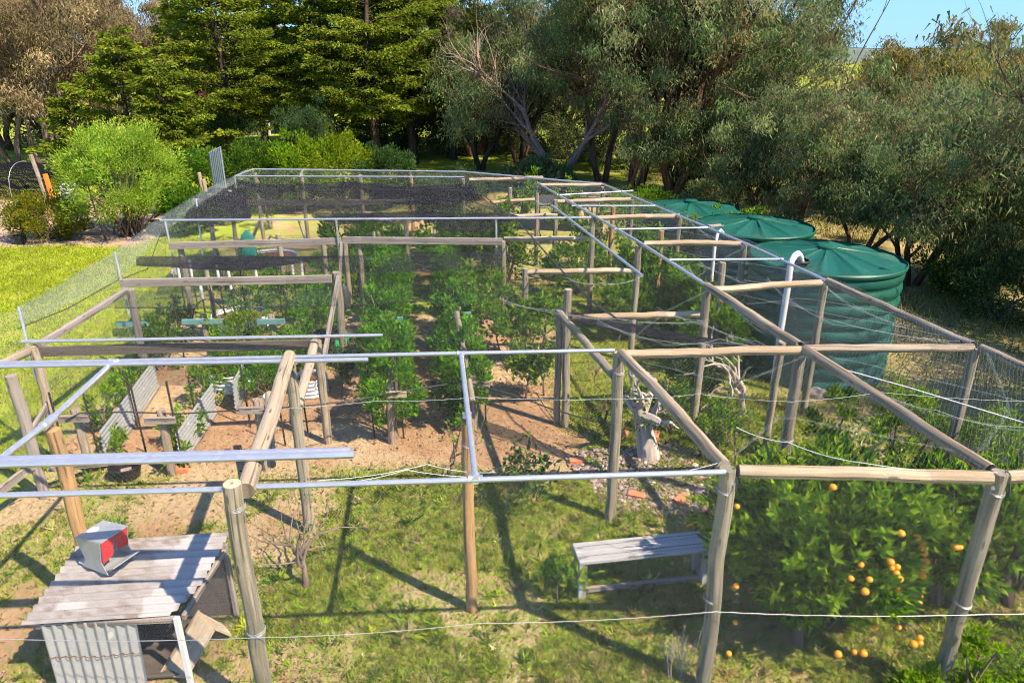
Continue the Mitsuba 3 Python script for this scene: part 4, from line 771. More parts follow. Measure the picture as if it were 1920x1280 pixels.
pt = thing('plant_pot', 'pale plastic pot standing beside the thick log', 'pot'); x, y = -4.07, 10.92
put('wall', lathe([(0.001, 0.02), (0.09, 0.02), (0.125, 0.34), (0.14, 0.35), (0.14, 0.33), (0.10, 0.0), (0.001, 0.0)], 24, (x, y, 0)), 'm_guard', pt, smooth=35)
put('wire_hoop', tube([np.array((-6.82, 14.29, 0)) + (0.42 * (1 - math.cos(t)) , 0, 0.95 * math.sin(t) ** 0.7) for t in np.linspace(0.02, math.pi - 0.02, 24)], 0.014, 6), 'm_hose', None, 'dark hose hoop arched over the left bed behind the longest teal bar', 'hoop', smooth=True)

# ------------------------------------------------------------------ beyond the cage: hen run, red-roofed shed, sheet fence, dark table
hn = thing('hen_run', 'low hooped hen run covered with grey shade cloth at the left edge', 'hen run')
HX0, HX1, HY = -27.5, -19.8, 31.5
def hoop(t, x): return (x, HY + 1.1 * math.cos(t) + 0.6, 1.5 * math.sin(t) ** 0.6)
ts = np.linspace(0.02, math.pi - 0.02, 15)
put('cloth', threads(sheet([[np.array(hoop(t, x)) + (0, 0, -0.06 * (i % 2)) for t in ts] for i, x in enumerate(np.linspace(HX0, HX1, 9))], 3, 2, 0.0, 0.03, 2), 0.05, 0.026, 0.3), 'm_shade_black', hn)
for x in np.linspace(HX0, -21.6, 4): put('hoop', tube([hoop(t, x) for t in ts], 0.012, 8), 'm_wire', hn, smooth=True)
put('timber_post', plank((-19.35, 29.9, 0), (-19.95, 30.4, 2.0), 0.12, 0.12, up=(0, 1, 0)), 'm_log', hn)
put('marker_post', plank((-19.05, 29.8, 0), (-19.35, 30.1, 1.25), 0.15, 0.12, up=(0, 1, 0)), 'm_orange_paint', None, 'orange painted post leaning at the end of the hen run', 'post')
cr = thing('feed_crate', 'red crate lying inside the hooped hen run', 'crate')
for dx, dy, sx, sy in ((0, -0.3, 1.2, 0.04), (0, 0.3, 1.2, 0.04), (-0.6, 0, 0.04, 0.6), (0.6, 0, 0.04, 0.6)): put('side', box((-23.4 + dx, 31.4 + dy, 0.36), (sx, sy, 0.45)), 'm_red', cr)
put('base', box((-23.4, 31.4, 0.12), (1.1, 0.55, 0.05)), 'm_red', cr)
wb = thing('white_tank', 'white container behind the red crate in the hen run', 'container'); put('body', box((-24.5, 32.0, 0.5), (1.0, 0.6, 0.95), ch=0.08), 'm_white', wb); put('lid', box((-24.5, 32.0, 1.0), (1.06, 0.66, 0.05), ch=0.02), 'm_white', wb)
bl = thing('white_block', 'white block on the ground in front of the hen run', 'block'); put('body', box((-24.2, 30.3, 0.22), (0.75, 0.5, 0.44), 0.2, ch=0.09), 'm_white', bl)
dk = thing('water_drinker', 'white poultry drinker with blue base beside the orange post', 'drinker'); x, y = -18.35, 29.9
put('bowl', lathe([(0.001, 0.0), (0.42, 0.0), (0.46, 0.12), (0.44, 0.2), (0.40, 0.14), (0.001, 0.12)], 28, (x, y, 0)), 'm_blue', dk, smooth=35); put('jar', lathe([(0.34, 0.12), (0.34, 0.80), (0.22, 0.92), (0.10, 0.95), (0.001, 0.95)], 28, (x, y, 0)), 'm_white', dk, smooth=35)
pp = thing('black_pot', 'black plant pot lying at the corner of the low yellow green shrub', 'pot'); x, y = -16.13, 23.04
put('wall', lathe([(0.001, 0.02), (0.13, 0.02), (0.17, 0.30), (0.19, 0.31), (0.19, 0.28), (0.15, 0.0), (0.001, 0.0)], 24, (x, y, 0)), 'm_black', pp, smooth=35)
sh = thing('red_roofed_shed', 'low shed with dark red iron roof glimpsed behind the conifers', 'shed')
SX, SY = -24.5, 60.0
put('wall', box((SX, SY + 2.2, 1.3), (9.0, 4.0, 2.6)), 'm_board', sh)
rf = trimesh.convex.convex_hull(np.array([(SX + sx * 4.9, SY + 2.2 + sy * 2.6, 2.55) for sx in (-1, 1) for sy in (-1, 1)] + [(SX + sx * 3.4, SY + 2.2, 4.05) for sx in (-1, 1)]))
put('roof', rf, 'm_roof_red', sh); put('verandah', box((SX + 6.5, SY + 1.6, 2.45), (4.0, 3.0, 0.12)), 'm_roof_red', sh)
for x in (-3.0, 0.5, 3.0):
    wk = put('window', box((SX + x, SY + 0.19, 1.5), (1.1, 0.06, 1.0)), 'm_white', sh); put('pane', box((SX + x, SY + 0.15, 1.5), (0.95, 0.03, 0.85)), 'm_black', wk)
for x in (4.8, 6.6, 8.3): put('post', box((SX + x, SY + 0.3, 1.2), (0.12, 0.12, 2.4)), 'm_white', sh)
sf = thing('sheet_fence', 'pale upright corrugated iron sheet fixed to rough timber posts behind the cage corner', 'fence')
put('panel', corr((-10.75, 26.0, 0.2), (-10.75, 26.0, 2.6), (-10.15, 25.7, 2.85), (-10.15, 25.7, 0.2), 0.09, 0.016, 10), 'm_iron', sf, smooth=True)
for a, b in (((-11.1, 25.9, 0), (-11.2, 26.0, 1.9)), ((-10.9, 25.7, 0), (-10.95, 25.7, 1.7)), ((-10.6, 26.05, 0), (-10.6, 26.05, 1.5))): put('post', log(a, b, 0.07, seed=3), 'm_log', sf, smooth=True)
put('rail', log((-11.3, 25.75, 1.15), (-9.9, 25.55, 1.15), 0.05, seed=4), 'm_log_pale', sf, smooth=True); put('rail', log((-12.8, 25.4, 0.4), (-11.4, 25.6, 1.2), 0.04, seed=5), 'm_log', sf, smooth=True); put('rail', log((-12.9, 25.3, 0.3), (-11.0, 25.5, 0.25), 0.05, seed=6), 'm_log', sf, smooth=True)
tb = thing('low_table', 'long dark flat topped table with pale edge under the gums behind the cage', 'table')
put('top', box((1.95, 25.6, 0.95), (2.3, 1.9, 0.05), -0.10), 'm_bin', tb); put('edge', box((1.7, 24.72, 0.985), (1.9, 0.05, 0.04), -0.10), 'm_board', tb); put('edge', box((2.6, 26.3, 0.99), (1.3, 0.10, 0.03), -0.25), 'm_board', tb)
for dx in (-1.0, 1.0):
    for dy in (-0.8, 0.8): put('leg', box((1.95 + dx, 25.6 + dy - dx * 0.1, 0.45), (0.07, 0.07, 0.95)), 'm_board_dark', tb)

# ------------------------------------------------------------------ plants
def limb(mb, tips, g, p, d, L, r, level, spec, col=None):
    """one branch with its side branches; the last levels leave their points in tips"""
    m = 7 if level == 0 else 5
    d = np.asarray(d, float) / np.linalg.norm(d); pts = [np.asarray(p, float)]; dirs = [d]
    for k in range(m):
        d = d + g.normal(0, spec['wig'] * (spec.get('w0', 1.0) if level == 0 else 1.0), 3) + np.array([0, 0, spec['up'] * (0.5 if level == 0 else 1.0)]) / m
        d /= np.linalg.norm(d); pts.append(pts[-1] + d * L / m); dirs.append(d)
    pts = np.array(pts); rad = np.linspace(r, r * (0.55 if level < spec['lev'] else 0.25), m + 1)
    tube_into(mb, pts, rad, (9 if r > 0.08 else 6 if r > 0.02 else 4), None, caps=level == 0)
    if level >= spec['lev']:
        tips.append((pts, dirs)); return
    nb = spec['nb'][level] if isinstance(spec['nb'], (list, tuple)) else spec['nb']
    for k in range(nb):
        t = g.uniform(spec['from'] if level == 0 else 0.3, 1.0) if k else 1.0
        i = min(int(t * m), m); base = pts[i] if i == m else pts[i] + (pts[i + 1] - pts[i]) * (t * m - i)
        ax = unit(g, 1)[0]; side = np.cross(dirs[i], ax); side /= np.linalg.norm(side) + 1e-9
        ang = g.normal(spec['ang'], 0.15) * (0.5 if k == 0 else 1)
        nd = dirs[i] * math.cos(ang) + side * math.sin(ang)
        limb(mb, tips, g, base, nd, L * g.uniform(spec['len'] * 0.75, spec['len'] * 1.15), rad[i] * (0.85 if k == 0 else g.uniform(0.5, 0.72)), level + 1, spec)

def grow(mb, tips, x, y, h):
    """scales the branches about the foot so that the highest twig stands h above the ground"""
    f = h / max(t[0][:, 2].max() for t in tips); o = np.array([x, y, 0.0])
    mb.v = [(v - o) * f + o for v in mb.v]; tips[:] = [((q - o) * f + o, d) for q, d in tips]

def tip_points(tips, n, g, spread):
    k = g.integers(0, len(tips), n); P = np.array([t[0] for t in tips]); D = np.array([t[1] for t in tips]); m = P.shape[1] - 1
    u = g.uniform(0.15, 1.0, n) * m; i = np.minimum(u.astype(int), m - 1); f = (u - i)[:, None]
    return P[k, i] * (1 - f) + P[k, i + 1] * f + g.normal(0, spread, (n, 3)), D[k, i]

PALE_GREEN = [(0.11, 0.19, 0.02), (0.17, 0.25, 0.03), (0.07, 0.13, 0.015)]
FRUIT_GREEN = [(0.10, 0.24, 0.022), (0.17, 0.32, 0.03), (0.25, 0.40, 0.04), (0.065, 0.16, 0.018)]
CANE_GREEN = [(0.10, 0.30, 0.015), (0.17, 0.40, 0.022), (0.27, 0.47, 0.03), (0.065, 0.20, 0.012)]
CITRUS = [(0.06, 0.16, 0.010), (0.11, 0.24, 0.012), (0.20, 0.34, 0.016), (0.30, 0.42, 0.02), (0.035, 0.09, 0.01)]
DULL_GREEN = [(0.075, 0.135, 0.053), (0.105, 0.18, 0.06), (0.053, 0.098, 0.042)]
YELLOW_GREEN = [(0.22, 0.38, 0.018), (0.31, 0.45, 0.022), (0.14, 0.27, 0.016)]

def fruit_tree(x, y, h, r, n, label, seed, leaf=0.07, cols=FRUIT_GREEN, bark='m_bark_fruit', limbs=4, trunk=0.35, thick=0.035, name='fruit_tree', cat='tree', lean=(0, 0), wig=0.16, spread=0.06, lev=2, nb=(4, 4), ang=0.75, lm='m_leaf', group=None, droop=0.0):
    g = rng(seed); k = thing(name, label, cat, group); mb, tips = MB(), []
    spec = dict(wig=wig, w0=0.35, up=0.35, lev=lev, nb=[limbs] + list(nb[1:]) + [3, 3], ang=ang, len=0.85, **{'from': 0.75})
    d = (lean[0] + g.normal(0, 0.05), lean[1] + g.normal(0, 0.05), 1)
    limb(mb, tips, g, (x, y, -0.05), d, h * trunk + 0.05, thick, 0, dict(spec, len=max(0.3, (h * (1 - trunk)) / (h * trunk) * 0.62)))
    grow(mb, tips, x, y, h * 0.96)
    put('trunk', mb, bark, k, smooth=True)
    if n:
        P, D = tip_points(tips, n, g, spread); mbl = MB()
        Dl = D * 0.5 + unit(g, n) * 0.9 + np.array([0, 0, 0.25 - droop])
        leaves_into(mbl, P, Dl, leaf * g.uniform(0.6, 1.25, n), leaf * 0.45 * g.uniform(0.7, 1.2, n), palette(g, n, cols), g)
        put('foliage', mbl, lm, k, color=True)
    return k, tips

def bush(x, y, h, r, n, label, seed, leaf=0.06, cols=CANE_GREEN, name='shrub', cat='shrub', clumps=40, group=None, lm='m_leaf', stems=7, low=0.12, ry=None, droop=0.0, csize=0.22, bark='m_bark_fruit', zoff=0.0, narrow=0.45, flush=0):
    """many-stemmed shrub: leaf clumps spread through an uneven crown, with gaps between them"""
    g = rng(seed); k = thing(name, label, cat, group); ry = ry or r; mb = MB()
    cz = h * (0.5 + low / 2)
    u = unit(g, clumps) * (g.uniform(0.25, 1.0, clumps) ** 0.45)[:, None]
    C = np.array([x, y, cz]) + u * np.array([r, ry, h * (1 - low) / 2]) * (1 + g.normal(0, 0.10, (clumps, 1)))
    for i in range(stems):
        c = C[g.integers(0, clumps)]; b = np.array([x + g.normal(0, r * 0.12), y + g.normal(0, r * 0.12), -0.05]); mid = b * 0.5 + c * 0.5 + np.array([0, 0, 0.08 * h]) + g.normal(0, 0.04 * r, 3)
        t = np.linspace(0, 1, 6)[:, None]; tube_into(mb, b * (1 - t) ** 2 + 2 * mid * t * (1 - t) + c * t * t, np.linspace(0.012, 0.004, 6) * (1 + h * 0.6), 5)
    put('stem', mb, bark, k, smooth=True)
    q = g.integers(0, clumps, n); s = csize * r * np.exp(g.normal(0, 0.25, clumps))[q]
    o = unit(g, n) * (g.uniform(0, 1, n) ** 0.4 * s)[:, None]; P = C[q] + o; P[:, 2] = np.maximum(P[:, 2], 0.03) + zoff
    outw = (P - np.array([x, y, h * 0.35])); outw /= np.linalg.norm(outw, axis=1, keepdims=True) + 1e-9
    D = outw * 0.7 + o / (s[:, None] + 1e-6) * 0.4 + unit(g, n) * 0.6 + np.array([0, 0, 0.2 - droop])
    tone = np.exp(g.normal(0, 0.14, (clumps, 1)))[q]
    mbl = MB(); leaves_into(mbl, P, D, leaf * g.uniform(0.6, 1.3, n), leaf * narrow * g.uniform(0.75, 1.2, n), palette(g, n, cols) * tone, g)
    if flush:      # light new shoots standing out of the crown in rosettes
        u = unit(g, flush * 2); u = u[u[:, 2] > -0.45][:flush]; F = np.array([x, y, cz]) + u * np.array([r, ry, h * (1 - low) / 2]) * g.uniform(0.88, 1.06, (len(u), 1)); m = 15
        q = np.repeat(np.arange(len(u)), m); ax = u * 0.7 + np.array([0, 0, 0.6]); P = F[q] + ax[q] * g.uniform(-0.05, 0.09, (len(q), 1))
        leaves_into(mbl, P, ax[q] * 0.8 + unit(g, len(q)) * 0.95, leaf * g.uniform(0.7, 1.25, len(q)), leaf * 0.42 * g.uniform(0.8, 1.2, len(q)), palette(g, len(q), YELLOW_GREEN, 0.15), g)
    put('foliage', mbl, lm, k, color=True); return k, C

# the orange tree by the front net, with fruit
ot, OC = bush(3.18, 6.00, 1.98, 0.98, 11500, 'large dark glossy orange tree with ripe fruit, right behind the front net', 21, 0.115, CITRUS, 'orange_tree', 'orange tree', 64, lm='m_leaf_gloss', stems=12, low=0.14, ry=0.85, csize=0.215, flush=95)
put('trunk', tube([(2.95, 5.72, -0.05), (2.93, 5.74, 0.2), (2.98, 5.8, 0.5), (3.0, 5.9, 0.9)], [0.06, 0.05, 0.045, 0.03], 10), 'm_bark_fruit', ot, smooth=True)
ob = trimesh.creation.icosphere(2, 0.033); ov, of_ = np.array(ob.vertices), np.array(ob.faces)
for px in [(3.49, 5.44, 1.61), (3.66, 5.46, 1.55), (3.74, 5.48, 1.48), (3.72, 5.44, 1.45), (3.75, 5.44, 1.40), (3.77, 5.42, 1.33), (3.34, 5.28, 1.44), (3.36, 5.28, 1.38), (3.41, 5.28, 1.39), (3.40, 5.26, 1.34), (3.44, 5.26, 1.28), (3.14, 5.22, 1.31), (3.46, 5.26, 1.15), (3.11, 5.20, 1.20), (3.83, 5.46, 0.91), (3.83, 5.46, 0.84), (3.40, 5.24, 1.05), (3.73, 5.38, 1.29), (3.74, 5.38, 1.21), (3.06, 5.26, 1.43), (3.77, 5.26, 0.63), (3.71, 5.24, 0.58), (3.77, 5.24, 0.59), (3.04, 5.28, 0.42), (3.27, 5.26, 0.45), (3.21, 5.30, 0.42), (3.62, 5.36, 0.65), (3.42, 5.40, 0.62), (2.10, 5.82, 1.61), (2.08, 5.54, 0.95), (2.14, 5.58, 0.49), (2.04, 5.40, 0.30), (2.97, 5.22, 1.32), (4.21, 5.66, 1.29), (4.25, 5.66, 1.29), (2.93, 5.70, 1.90)]:
    g_ = rng(int(abs(px[0] * 7919 + px[2] * 104729))); s_ = g_.uniform(0.8, 1.15); pos = np.array((3.04, 6.0, 1.13)) + (np.array(px) - (3.0, 6.0, 1.13)) * (0.98, 1.10, 1.04); pos[2] = max(pos[2], 0.24)
    put('orange', MB().add(ov * (s_, s_, 0.93 * s_) + pos, of_), 'm_orange', ot, smooth=True)
# more citrus and shrubs in the right bays
bush(4.75, 6.35, 1.75, 0.62, 5200, 'glossy citrus shrub behind the front post right of the orange tree', 22, 0.10, CITRUS, 'citrus_shrub', 'citrus', 60, lm='m_leaf_gloss', low=0.2, flush=30)
bush(5.75, 6.6, 1.7, 0.60, 4200, 'citrus shrub at the right edge of the picture with a dark trunk', 23, 0.10, YELLOW_GREEN[:1] + CITRUS, 'citrus_shrub', 'citrus', 50, lm='m_leaf_gloss', low=0.25, flush=30)
put('trunk', tube([(5.5, 6.3, -0.05), (5.45, 6.4, 0.3), (5.6, 6.5, 0.8)], [0.07, 0.055, 0.03], 9), 'm_bark_dark', 'citrus_shrub_001', smooth=True)
bush(3.55, 7.9, 1.0, 0.42, 2000, 'yellow green citrus bush left of the slanting log in the right bay', 24, 0.09, YELLOW_GREEN + CITRUS[:2], 'citrus_shrub', 'citrus', 30, lm='m_leaf_gloss', flush=30)
bush(4.2, 7.5, 1.05, 0.48, 2400, 'yellow green citrus bush right beside the stubby pale trunk', 25, 0.09, YELLOW_GREEN + CITRUS[:2], 'citrus_shrub', 'citrus', 32, lm='m_leaf_gloss', flush=30)
bush(2.75, 7.4, 0.85, 0.50, 2200, 'low leafy citrus bush behind the pale front log', 26, 0.08, CITRUS, 'citrus_shrub', 'citrus', 30, lm='m_leaf_gloss', flush=30)
bush(4.9, 7.6, 1.2, 0.42, 2200, 'leafy shrub under the slanting corner log', 27, 0.085, CITRUS, 'citrus_shrub', 'citrus', 30, lm='m_leaf_gloss', flush=30)
bush(5.35, 8.6, 1.65, 0.40, 2600, 'upright light green shrub in front of the right wall post', 28, 0.075, YELLOW_GREEN, 'citrus_shrub', 'citrus', 34)
bush(6.0, 8.0, 1.5, 0.48, 2600, 'rounded light green shrub inside the right wall net', 29, 0.075, YELLOW_GREEN, 'citrus_shrub', 'citrus', 34)
bush(4.55, 9.1, 1.35, 0.35, 1600, 'slender sapling beside the white rod in the right bay', 30, 0.08, FRUIT_GREEN + YELLOW_GREEN, 'citrus_shrub', 'citrus', 22)
bush(4.05, 4.72, 0.42, 0.55, 4200, 'bright green creeping plant outside the net at the foot of the front post', 31, 0.05, YELLOW_GREEN, 'ground_shrub', 'shrub', 40, low=0.0)
bush(4.20, 4.98, 1.1, 0.16, 900, 'leafy shoot climbing the foot of the front post beside the orange tree', 32, 0.055, YELLOW_GREEN, 'climber', 'climber', 22, low=0.0)
bush(4.95, 4.90, 0.38, 0.60, 3600, 'bright low plants at the right end of the front net', 33, 0.05, YELLOW_GREEN, 'ground_shrub', 'shrub', 40, low=0.0)
# bare, gnarled and young fruit trees, front to back
fruit_tree(-2.36, 6.62, 1.42, 0.7, 110, 'bare pruned fruit tree with twisted dark limbs beside the sawn front post', 41, 0.05, trunk=0.30, thick=0.06, limbs=6, wig=0.30, ang=1.0, nb=(4, 2))
fruit_tree(-0.86, 8.72, 1.35, 0.6, 120, 'bare forked fruit tree with a few leaves under the middle pipe', 42, 0.07, trunk=0.36, thick=0.045, limbs=4, wig=0.24, ang=0.9, nb=(4, 2))
fruit_tree(0.50, 6.36, 0.62, 0.22, 200, 'young sapling with light leaves at the left end of the bench', 43, 0.10, YELLOW_GREEN + FRUIT_GREEN, trunk=0.42, thick=0.012, limbs=4)
fruit_tree(-0.10, 7.95, 0.95, 0.35, 160, 'thin sapling with dark leaf rosettes right of the warm brown post', 44, 0.12, DULL_GREEN + FRUIT_GREEN[:1], trunk=0.4, thick=0.016, limbs=3)
fruit_tree(0.20, 8.55, 0.72, 0.3, 120, 'small sapling with drooping leaf rosettes on the middle turf', 45, 0.12, DULL_GREEN + FRUIT_GREEN[:1], trunk=0.4, thick=0.014, limbs=3)
gk, gt = fruit_tree(2.08, 9.45, 1.5, 1.1, 260, 'old gnarled fruit tree with pale bark in the gravel ring', 46, 0.09, DULL_GREEN + FRUIT_GREEN, 'm_bark_pale', trunk=0.5, thick=0.165, limbs=6, wig=0.30, ang=1.2, nb=(5, 3))
fruit_tree(3.95, 10.9, 1.6, 1.0, 160, 'gnarled bare branched tree below the log between the second and third rows', 47, 0.06, trunk=0.38, thick=0.08, limbs=6, wig=0.3, ang=0.95, nb=(5, 3), bark='m_bark_pale')
fruit_tree(3.25, 9.0, 1.25, 0.3, 420, 'thin leafy apple sapling left of the right second row post', 48, 0.075, trunk=0.35, thick=0.02, limbs=4)
fruit_tree(3.75, 8.45, 1.0, 0.4, 380, 'small apple tree with two leafy heads right of the second row post', 49, 0.075, FRUIT_GREEN + YELLOW_GREEN[:1], trunk=0.3, thick=0.02, limbs=4, ang=0.9)
fruit_tree(4.55, 8.25, 1.25, 0.4, 160, 'stubby pale trunk with sparse leaves behind the slanting corner log', 50, 0.08, FRUIT_GREEN + YELLOW_GREEN[:1], 'm_bark_pale', trunk=0.55, thick=0.045, limbs=4, lean=(0.12, 0.0))
bush(3.05, 11.2, 1.25, 0.48, 2300, 'dark blue green shrub behind the pale second row log', 51, 0.07, DULL_GREEN, 'fruit_bush', 'shrub', 30)
bush(3.15, 9.7, 0.75, 0.38, 1300, 'low leafy shrub under the log right of the gravel ring', 52, 0.07, FRUIT_GREEN, 'fruit_bush', 'shrub', 24)
bush(2.55, 10.3, 0.9, 0.40, 1300, 'bushy sapling between the gnarled trees', 53, 0.07, FRUIT_GREEN + DULL_GREEN, 'fruit_bush', 'shrub', 24)
fruit_tree(1.55, 12.2, 1.0, 0.5, 60, 'leafless small tree with upright twigs under the dark cloth band', 54, 0.05, trunk=0.25, thick=0.03, limbs=6, ang=0.6, nb=(5, 3))
fruit_tree(1.55, 10.6, 0.9, 0.5, 110, 'small bare tree beside a hose coil behind the second row post', 55, 0.06, trunk=0.3, thick=0.04, limbs=5, wig=0.25, ang=0.9)
fruit_tree(-0.22, 13.35, 2.13, 0.6, 1800, 'leafy fruit tree in front of the right cane row, left one', 301, 0.115, FRUIT_GREEN + YELLOW_GREEN[:1], trunk=0.38, thick=0.03, limbs=5, nb=(4, 3))
fruit_tree(0.19, 12.86, 1.51, 0.4, 1000, 'young leafy tree between the paired posts and the cane rows', 302, 0.103, FRUIT_GREEN, trunk=0.38, thick=0.03, limbs=5, nb=(4, 3))
fruit_tree(0.65, 13.46, 1.46, 0.4, 1240, 'small leafy tree left of the paired posts', 303, 0.103, FRUIT_GREEN + YELLOW_GREEN[:1], trunk=0.38, thick=0.03, limbs=5, nb=(4, 3))
fruit_tree(-0.61, 13.84, 1.90, 0.5, 1600, 'fruit tree with many shoots close behind the right cane row', 304, 0.115, FRUIT_GREEN + YELLOW_GREEN[:1], trunk=0.38, thick=0.03, limbs=5, nb=(4, 3))
fruit_tree(0.24, 11.54, 1.12, 0.35, 840, 'sapling with light drooping leaves right of the middle pipe', 305, 0.115, YELLOW_GREEN + FRUIT_GREEN, trunk=0.38, thick=0.03, limbs=5, nb=(4, 3))
fruit_tree(-0.47, 17.26, 2.13, 0.7, 2600, 'leafy tree under the end of the long grey boards', 306, 0.127, CITRUS, trunk=0.38, thick=0.03, limbs=5, nb=(4, 3))
fruit_tree(-0.07, 19.18, 2.13, 0.6, 2200, 'leafy tree under the bright long pipe near the cloth edge', 307, 0.127, CITRUS, trunk=0.38, thick=0.03, limbs=5, nb=(4, 3))
fruit_tree(3.04, 15.65, 2.24, 0.7, 3000, 'forked leafy tree behind the third row log', 308, 0.127, FRUIT_GREEN + YELLOW_GREEN[:1], trunk=0.38, thick=0.03, limbs=5, nb=(4, 3))
fruit_tree(3.53, 14.29, 1.79, 0.55, 2600, 'leafy shrubby tree left of the right third row post', 309, 0.115, FRUIT_GREEN + YELLOW_GREEN[:1], trunk=0.38, thick=0.03, limbs=5, nb=(4, 3))
fruit_tree(4.59, 17.26, 2.13, 0.7, 3400, 'leafy tree in the middle of the right back bays', 310, 0.127, FRUIT_GREEN + YELLOW_GREEN[:1], trunk=0.38, thick=0.03, limbs=5, nb=(4, 3))
fruit_tree(5.65, 16.62, 2.07, 0.6, 2800, 'leafy tree by the right wall near the nearest water tank', 311, 0.115, FRUIT_GREEN + YELLOW_GREEN[:1], trunk=0.38, thick=0.03, limbs=5, nb=(4, 3))
fruit_tree(5.58, 18.66, 2.13, 0.6, 2200, 'leafy tree in front of the middle water tank', 312, 0.115, FRUIT_GREEN + YELLOW_GREEN[:1], trunk=0.38, thick=0.03, limbs=5, nb=(4, 3))
fruit_tree(3.79, 19.18, 2.24, 0.6, 2400, 'leafy tree under the right purlin, third bay back', 313, 0.127, FRUIT_GREEN + YELLOW_GREEN[:1], trunk=0.38, thick=0.03, limbs=5, nb=(4, 3))
fruit_tree(2.52, 19.18, 2.02, 0.6, 1600, 'greyish leafed tree behind the upper log', 314, 0.115, DULL_GREEN + FRUIT_GREEN, trunk=0.38, thick=0.03, limbs=5, nb=(4, 3))
fruit_tree(2.27, 22.89, 2.13, 0.6, 1800, 'leafy tree between the loose slanting pipe and the back', 315, 0.127, FRUIT_GREEN, trunk=0.38, thick=0.03, limbs=5, nb=(4, 3))
fruit_tree(0.99, 23.64, 2.46, 0.6, 2000, 'leafy tree at the back right of the black cloth', 316, 0.138, FRUIT_GREEN, trunk=0.38, thick=0.03, limbs=5, nb=(4, 3))
fruit_tree(-1.95, 22.19, 1.90, 0.6, 1800, 'fruit tree at the back end of the right cane row', 317, 0.138, CITRUS, trunk=0.38, thick=0.03, limbs=5, nb=(4, 3))
fruit_tree(-2.87, 23.64, 1.68, 0.55, 1800, 'dark leafed tree at the back under the black cloth', 318, 0.138, DULL_GREEN + CITRUS, trunk=0.38, thick=0.03, limbs=5, nb=(4, 3))
fruit_tree(3.17, 11.23, 1.01, 0.3, 520, 'twiggy sapling right of the slanting second row log', 319, 0.103, DULL_GREEN, trunk=0.38, thick=0.03, limbs=5, nb=(4, 3))
fruit_tree(2.29, 14.29, 1.06, 0.35, 400, 'thin sapling under the cloth band beside a row post', 320, 0.092, FRUIT_GREEN, trunk=0.38, thick=0.03, limbs=5, nb=(4, 3))
fruit_tree(0.58, 11.65, 1.23, 0.35, 720, 'airy sapling with upright twigs left of the paired posts', 321, 0.103, DULL_GREEN + FRUIT_GREEN, trunk=0.38, thick=0.03, limbs=5, nb=(4, 3))
fruit_tree(-1.14, 10.44, 0.84, 0.35, 600, 'low sapling with red brown leaves left of the middle pipe', 322, 0.092, DULL_GREEN, trunk=0.38, thick=0.03, limbs=5, nb=(4, 3))
fruit_tree(-3.08, 11.65, 1.06, 0.4, 840, 'grey leafed shrub right of the second row post', 323, 0.081, DULL_GREEN, trunk=0.38, thick=0.03, limbs=5, nb=(4, 3))
# cane rows
bush(-1.86, 10.15, 1.90, 0.45, 4500, 'nearest leafy cane plant of the left cane row', 324, 0.085, CANE_GREEN, 'cane_plant', 'cane plant', 46, ry=0.60, low=0.05, csize=0.26)
bush(-2.17, 11.44, 1.73, 0.40, 4500, 'second leafy cane plant of the left cane row', 325, 0.085, CANE_GREEN, 'cane_plant', 'cane plant', 46, ry=0.60, low=0.05, csize=0.26)
bush(-2.36, 12.83, 1.68, 0.44, 4500, 'third leafy cane plant of the left cane row', 326, 0.085, CANE_GREEN, 'cane_plant', 'cane plant', 46, ry=0.60, low=0.05, csize=0.26)
bush(-2.49, 13.62, 1.86, 0.50, 3250, 'fourth leafy cane plant of the left cane row', 327, 0.085, CANE_GREEN, 'cane_plant', 'cane plant', 46, ry=0.60, low=0.05, csize=0.26)
bush(-2.61, 14.76, 1.85, 0.41, 3250, 'fifth leafy cane plant of the left cane row', 328, 0.085, CANE_GREEN, 'cane_plant', 'cane plant', 46, ry=0.60, low=0.05, csize=0.26)
bush(-2.80, 16.00, 1.63, 0.41, 3250, 'sixth leafy cane plant of the left cane row', 329, 0.085, CANE_GREEN, 'cane_plant', 'cane plant', 46, ry=0.60, low=0.05, csize=0.26)
bush(-2.98, 17.03, 1.73, 0.48, 3250, 'seventh leafy cane plant of the left cane row', 330, 0.085, CANE_GREEN, 'cane_plant', 'cane plant', 46, ry=0.60, low=0.05, csize=0.26)
bush(-3.15, 18.17, 1.68, 0.39, 3250, 'eighth leafy cane plant of the left cane row', 331, 0.085, CANE_GREEN, 'cane_plant', 'cane plant', 46, ry=0.60, low=0.05, csize=0.26)
bush(-3.32, 19.27, 1.58, 0.46, 3250, 'farthest leafy cane plant of the left cane row', 332, 0.085, CANE_GREEN, 'cane_plant', 'cane plant', 46, ry=0.60, low=0.05, csize=0.26)
bush(-0.74, 10.52, 1.73, 0.35, 4500, 'nearest leafy cane plant of the right cane row', 333, 0.085, CANE_GREEN, 'cane_plant', 'cane plant', 46, ry=0.60, low=0.05, csize=0.26)
bush(-1.02, 11.89, 1.70, 0.42, 4500, 'second leafy cane plant of the right cane row', 334, 0.085, CANE_GREEN, 'cane_plant', 'cane plant', 46, ry=0.60, low=0.05, csize=0.26)
bush(-1.12, 12.99, 1.80, 0.34, 4500, 'third leafy cane plant of the right cane row', 335, 0.085, CANE_GREEN, 'cane_plant', 'cane plant', 46, ry=0.60, low=0.05, csize=0.26)
bush(-1.15, 14.13, 1.61, 0.34, 3250, 'fourth leafy cane plant of the right cane row', 336, 0.085, CANE_GREEN, 'cane_plant', 'cane plant', 46, ry=0.60, low=0.05, csize=0.26)
bush(-1.39, 15.28, 1.80, 0.36, 3250, 'fifth leafy cane plant of the right cane row', 337, 0.085, CANE_GREEN, 'cane_plant', 'cane plant', 46, ry=0.60, low=0.05, csize=0.26)
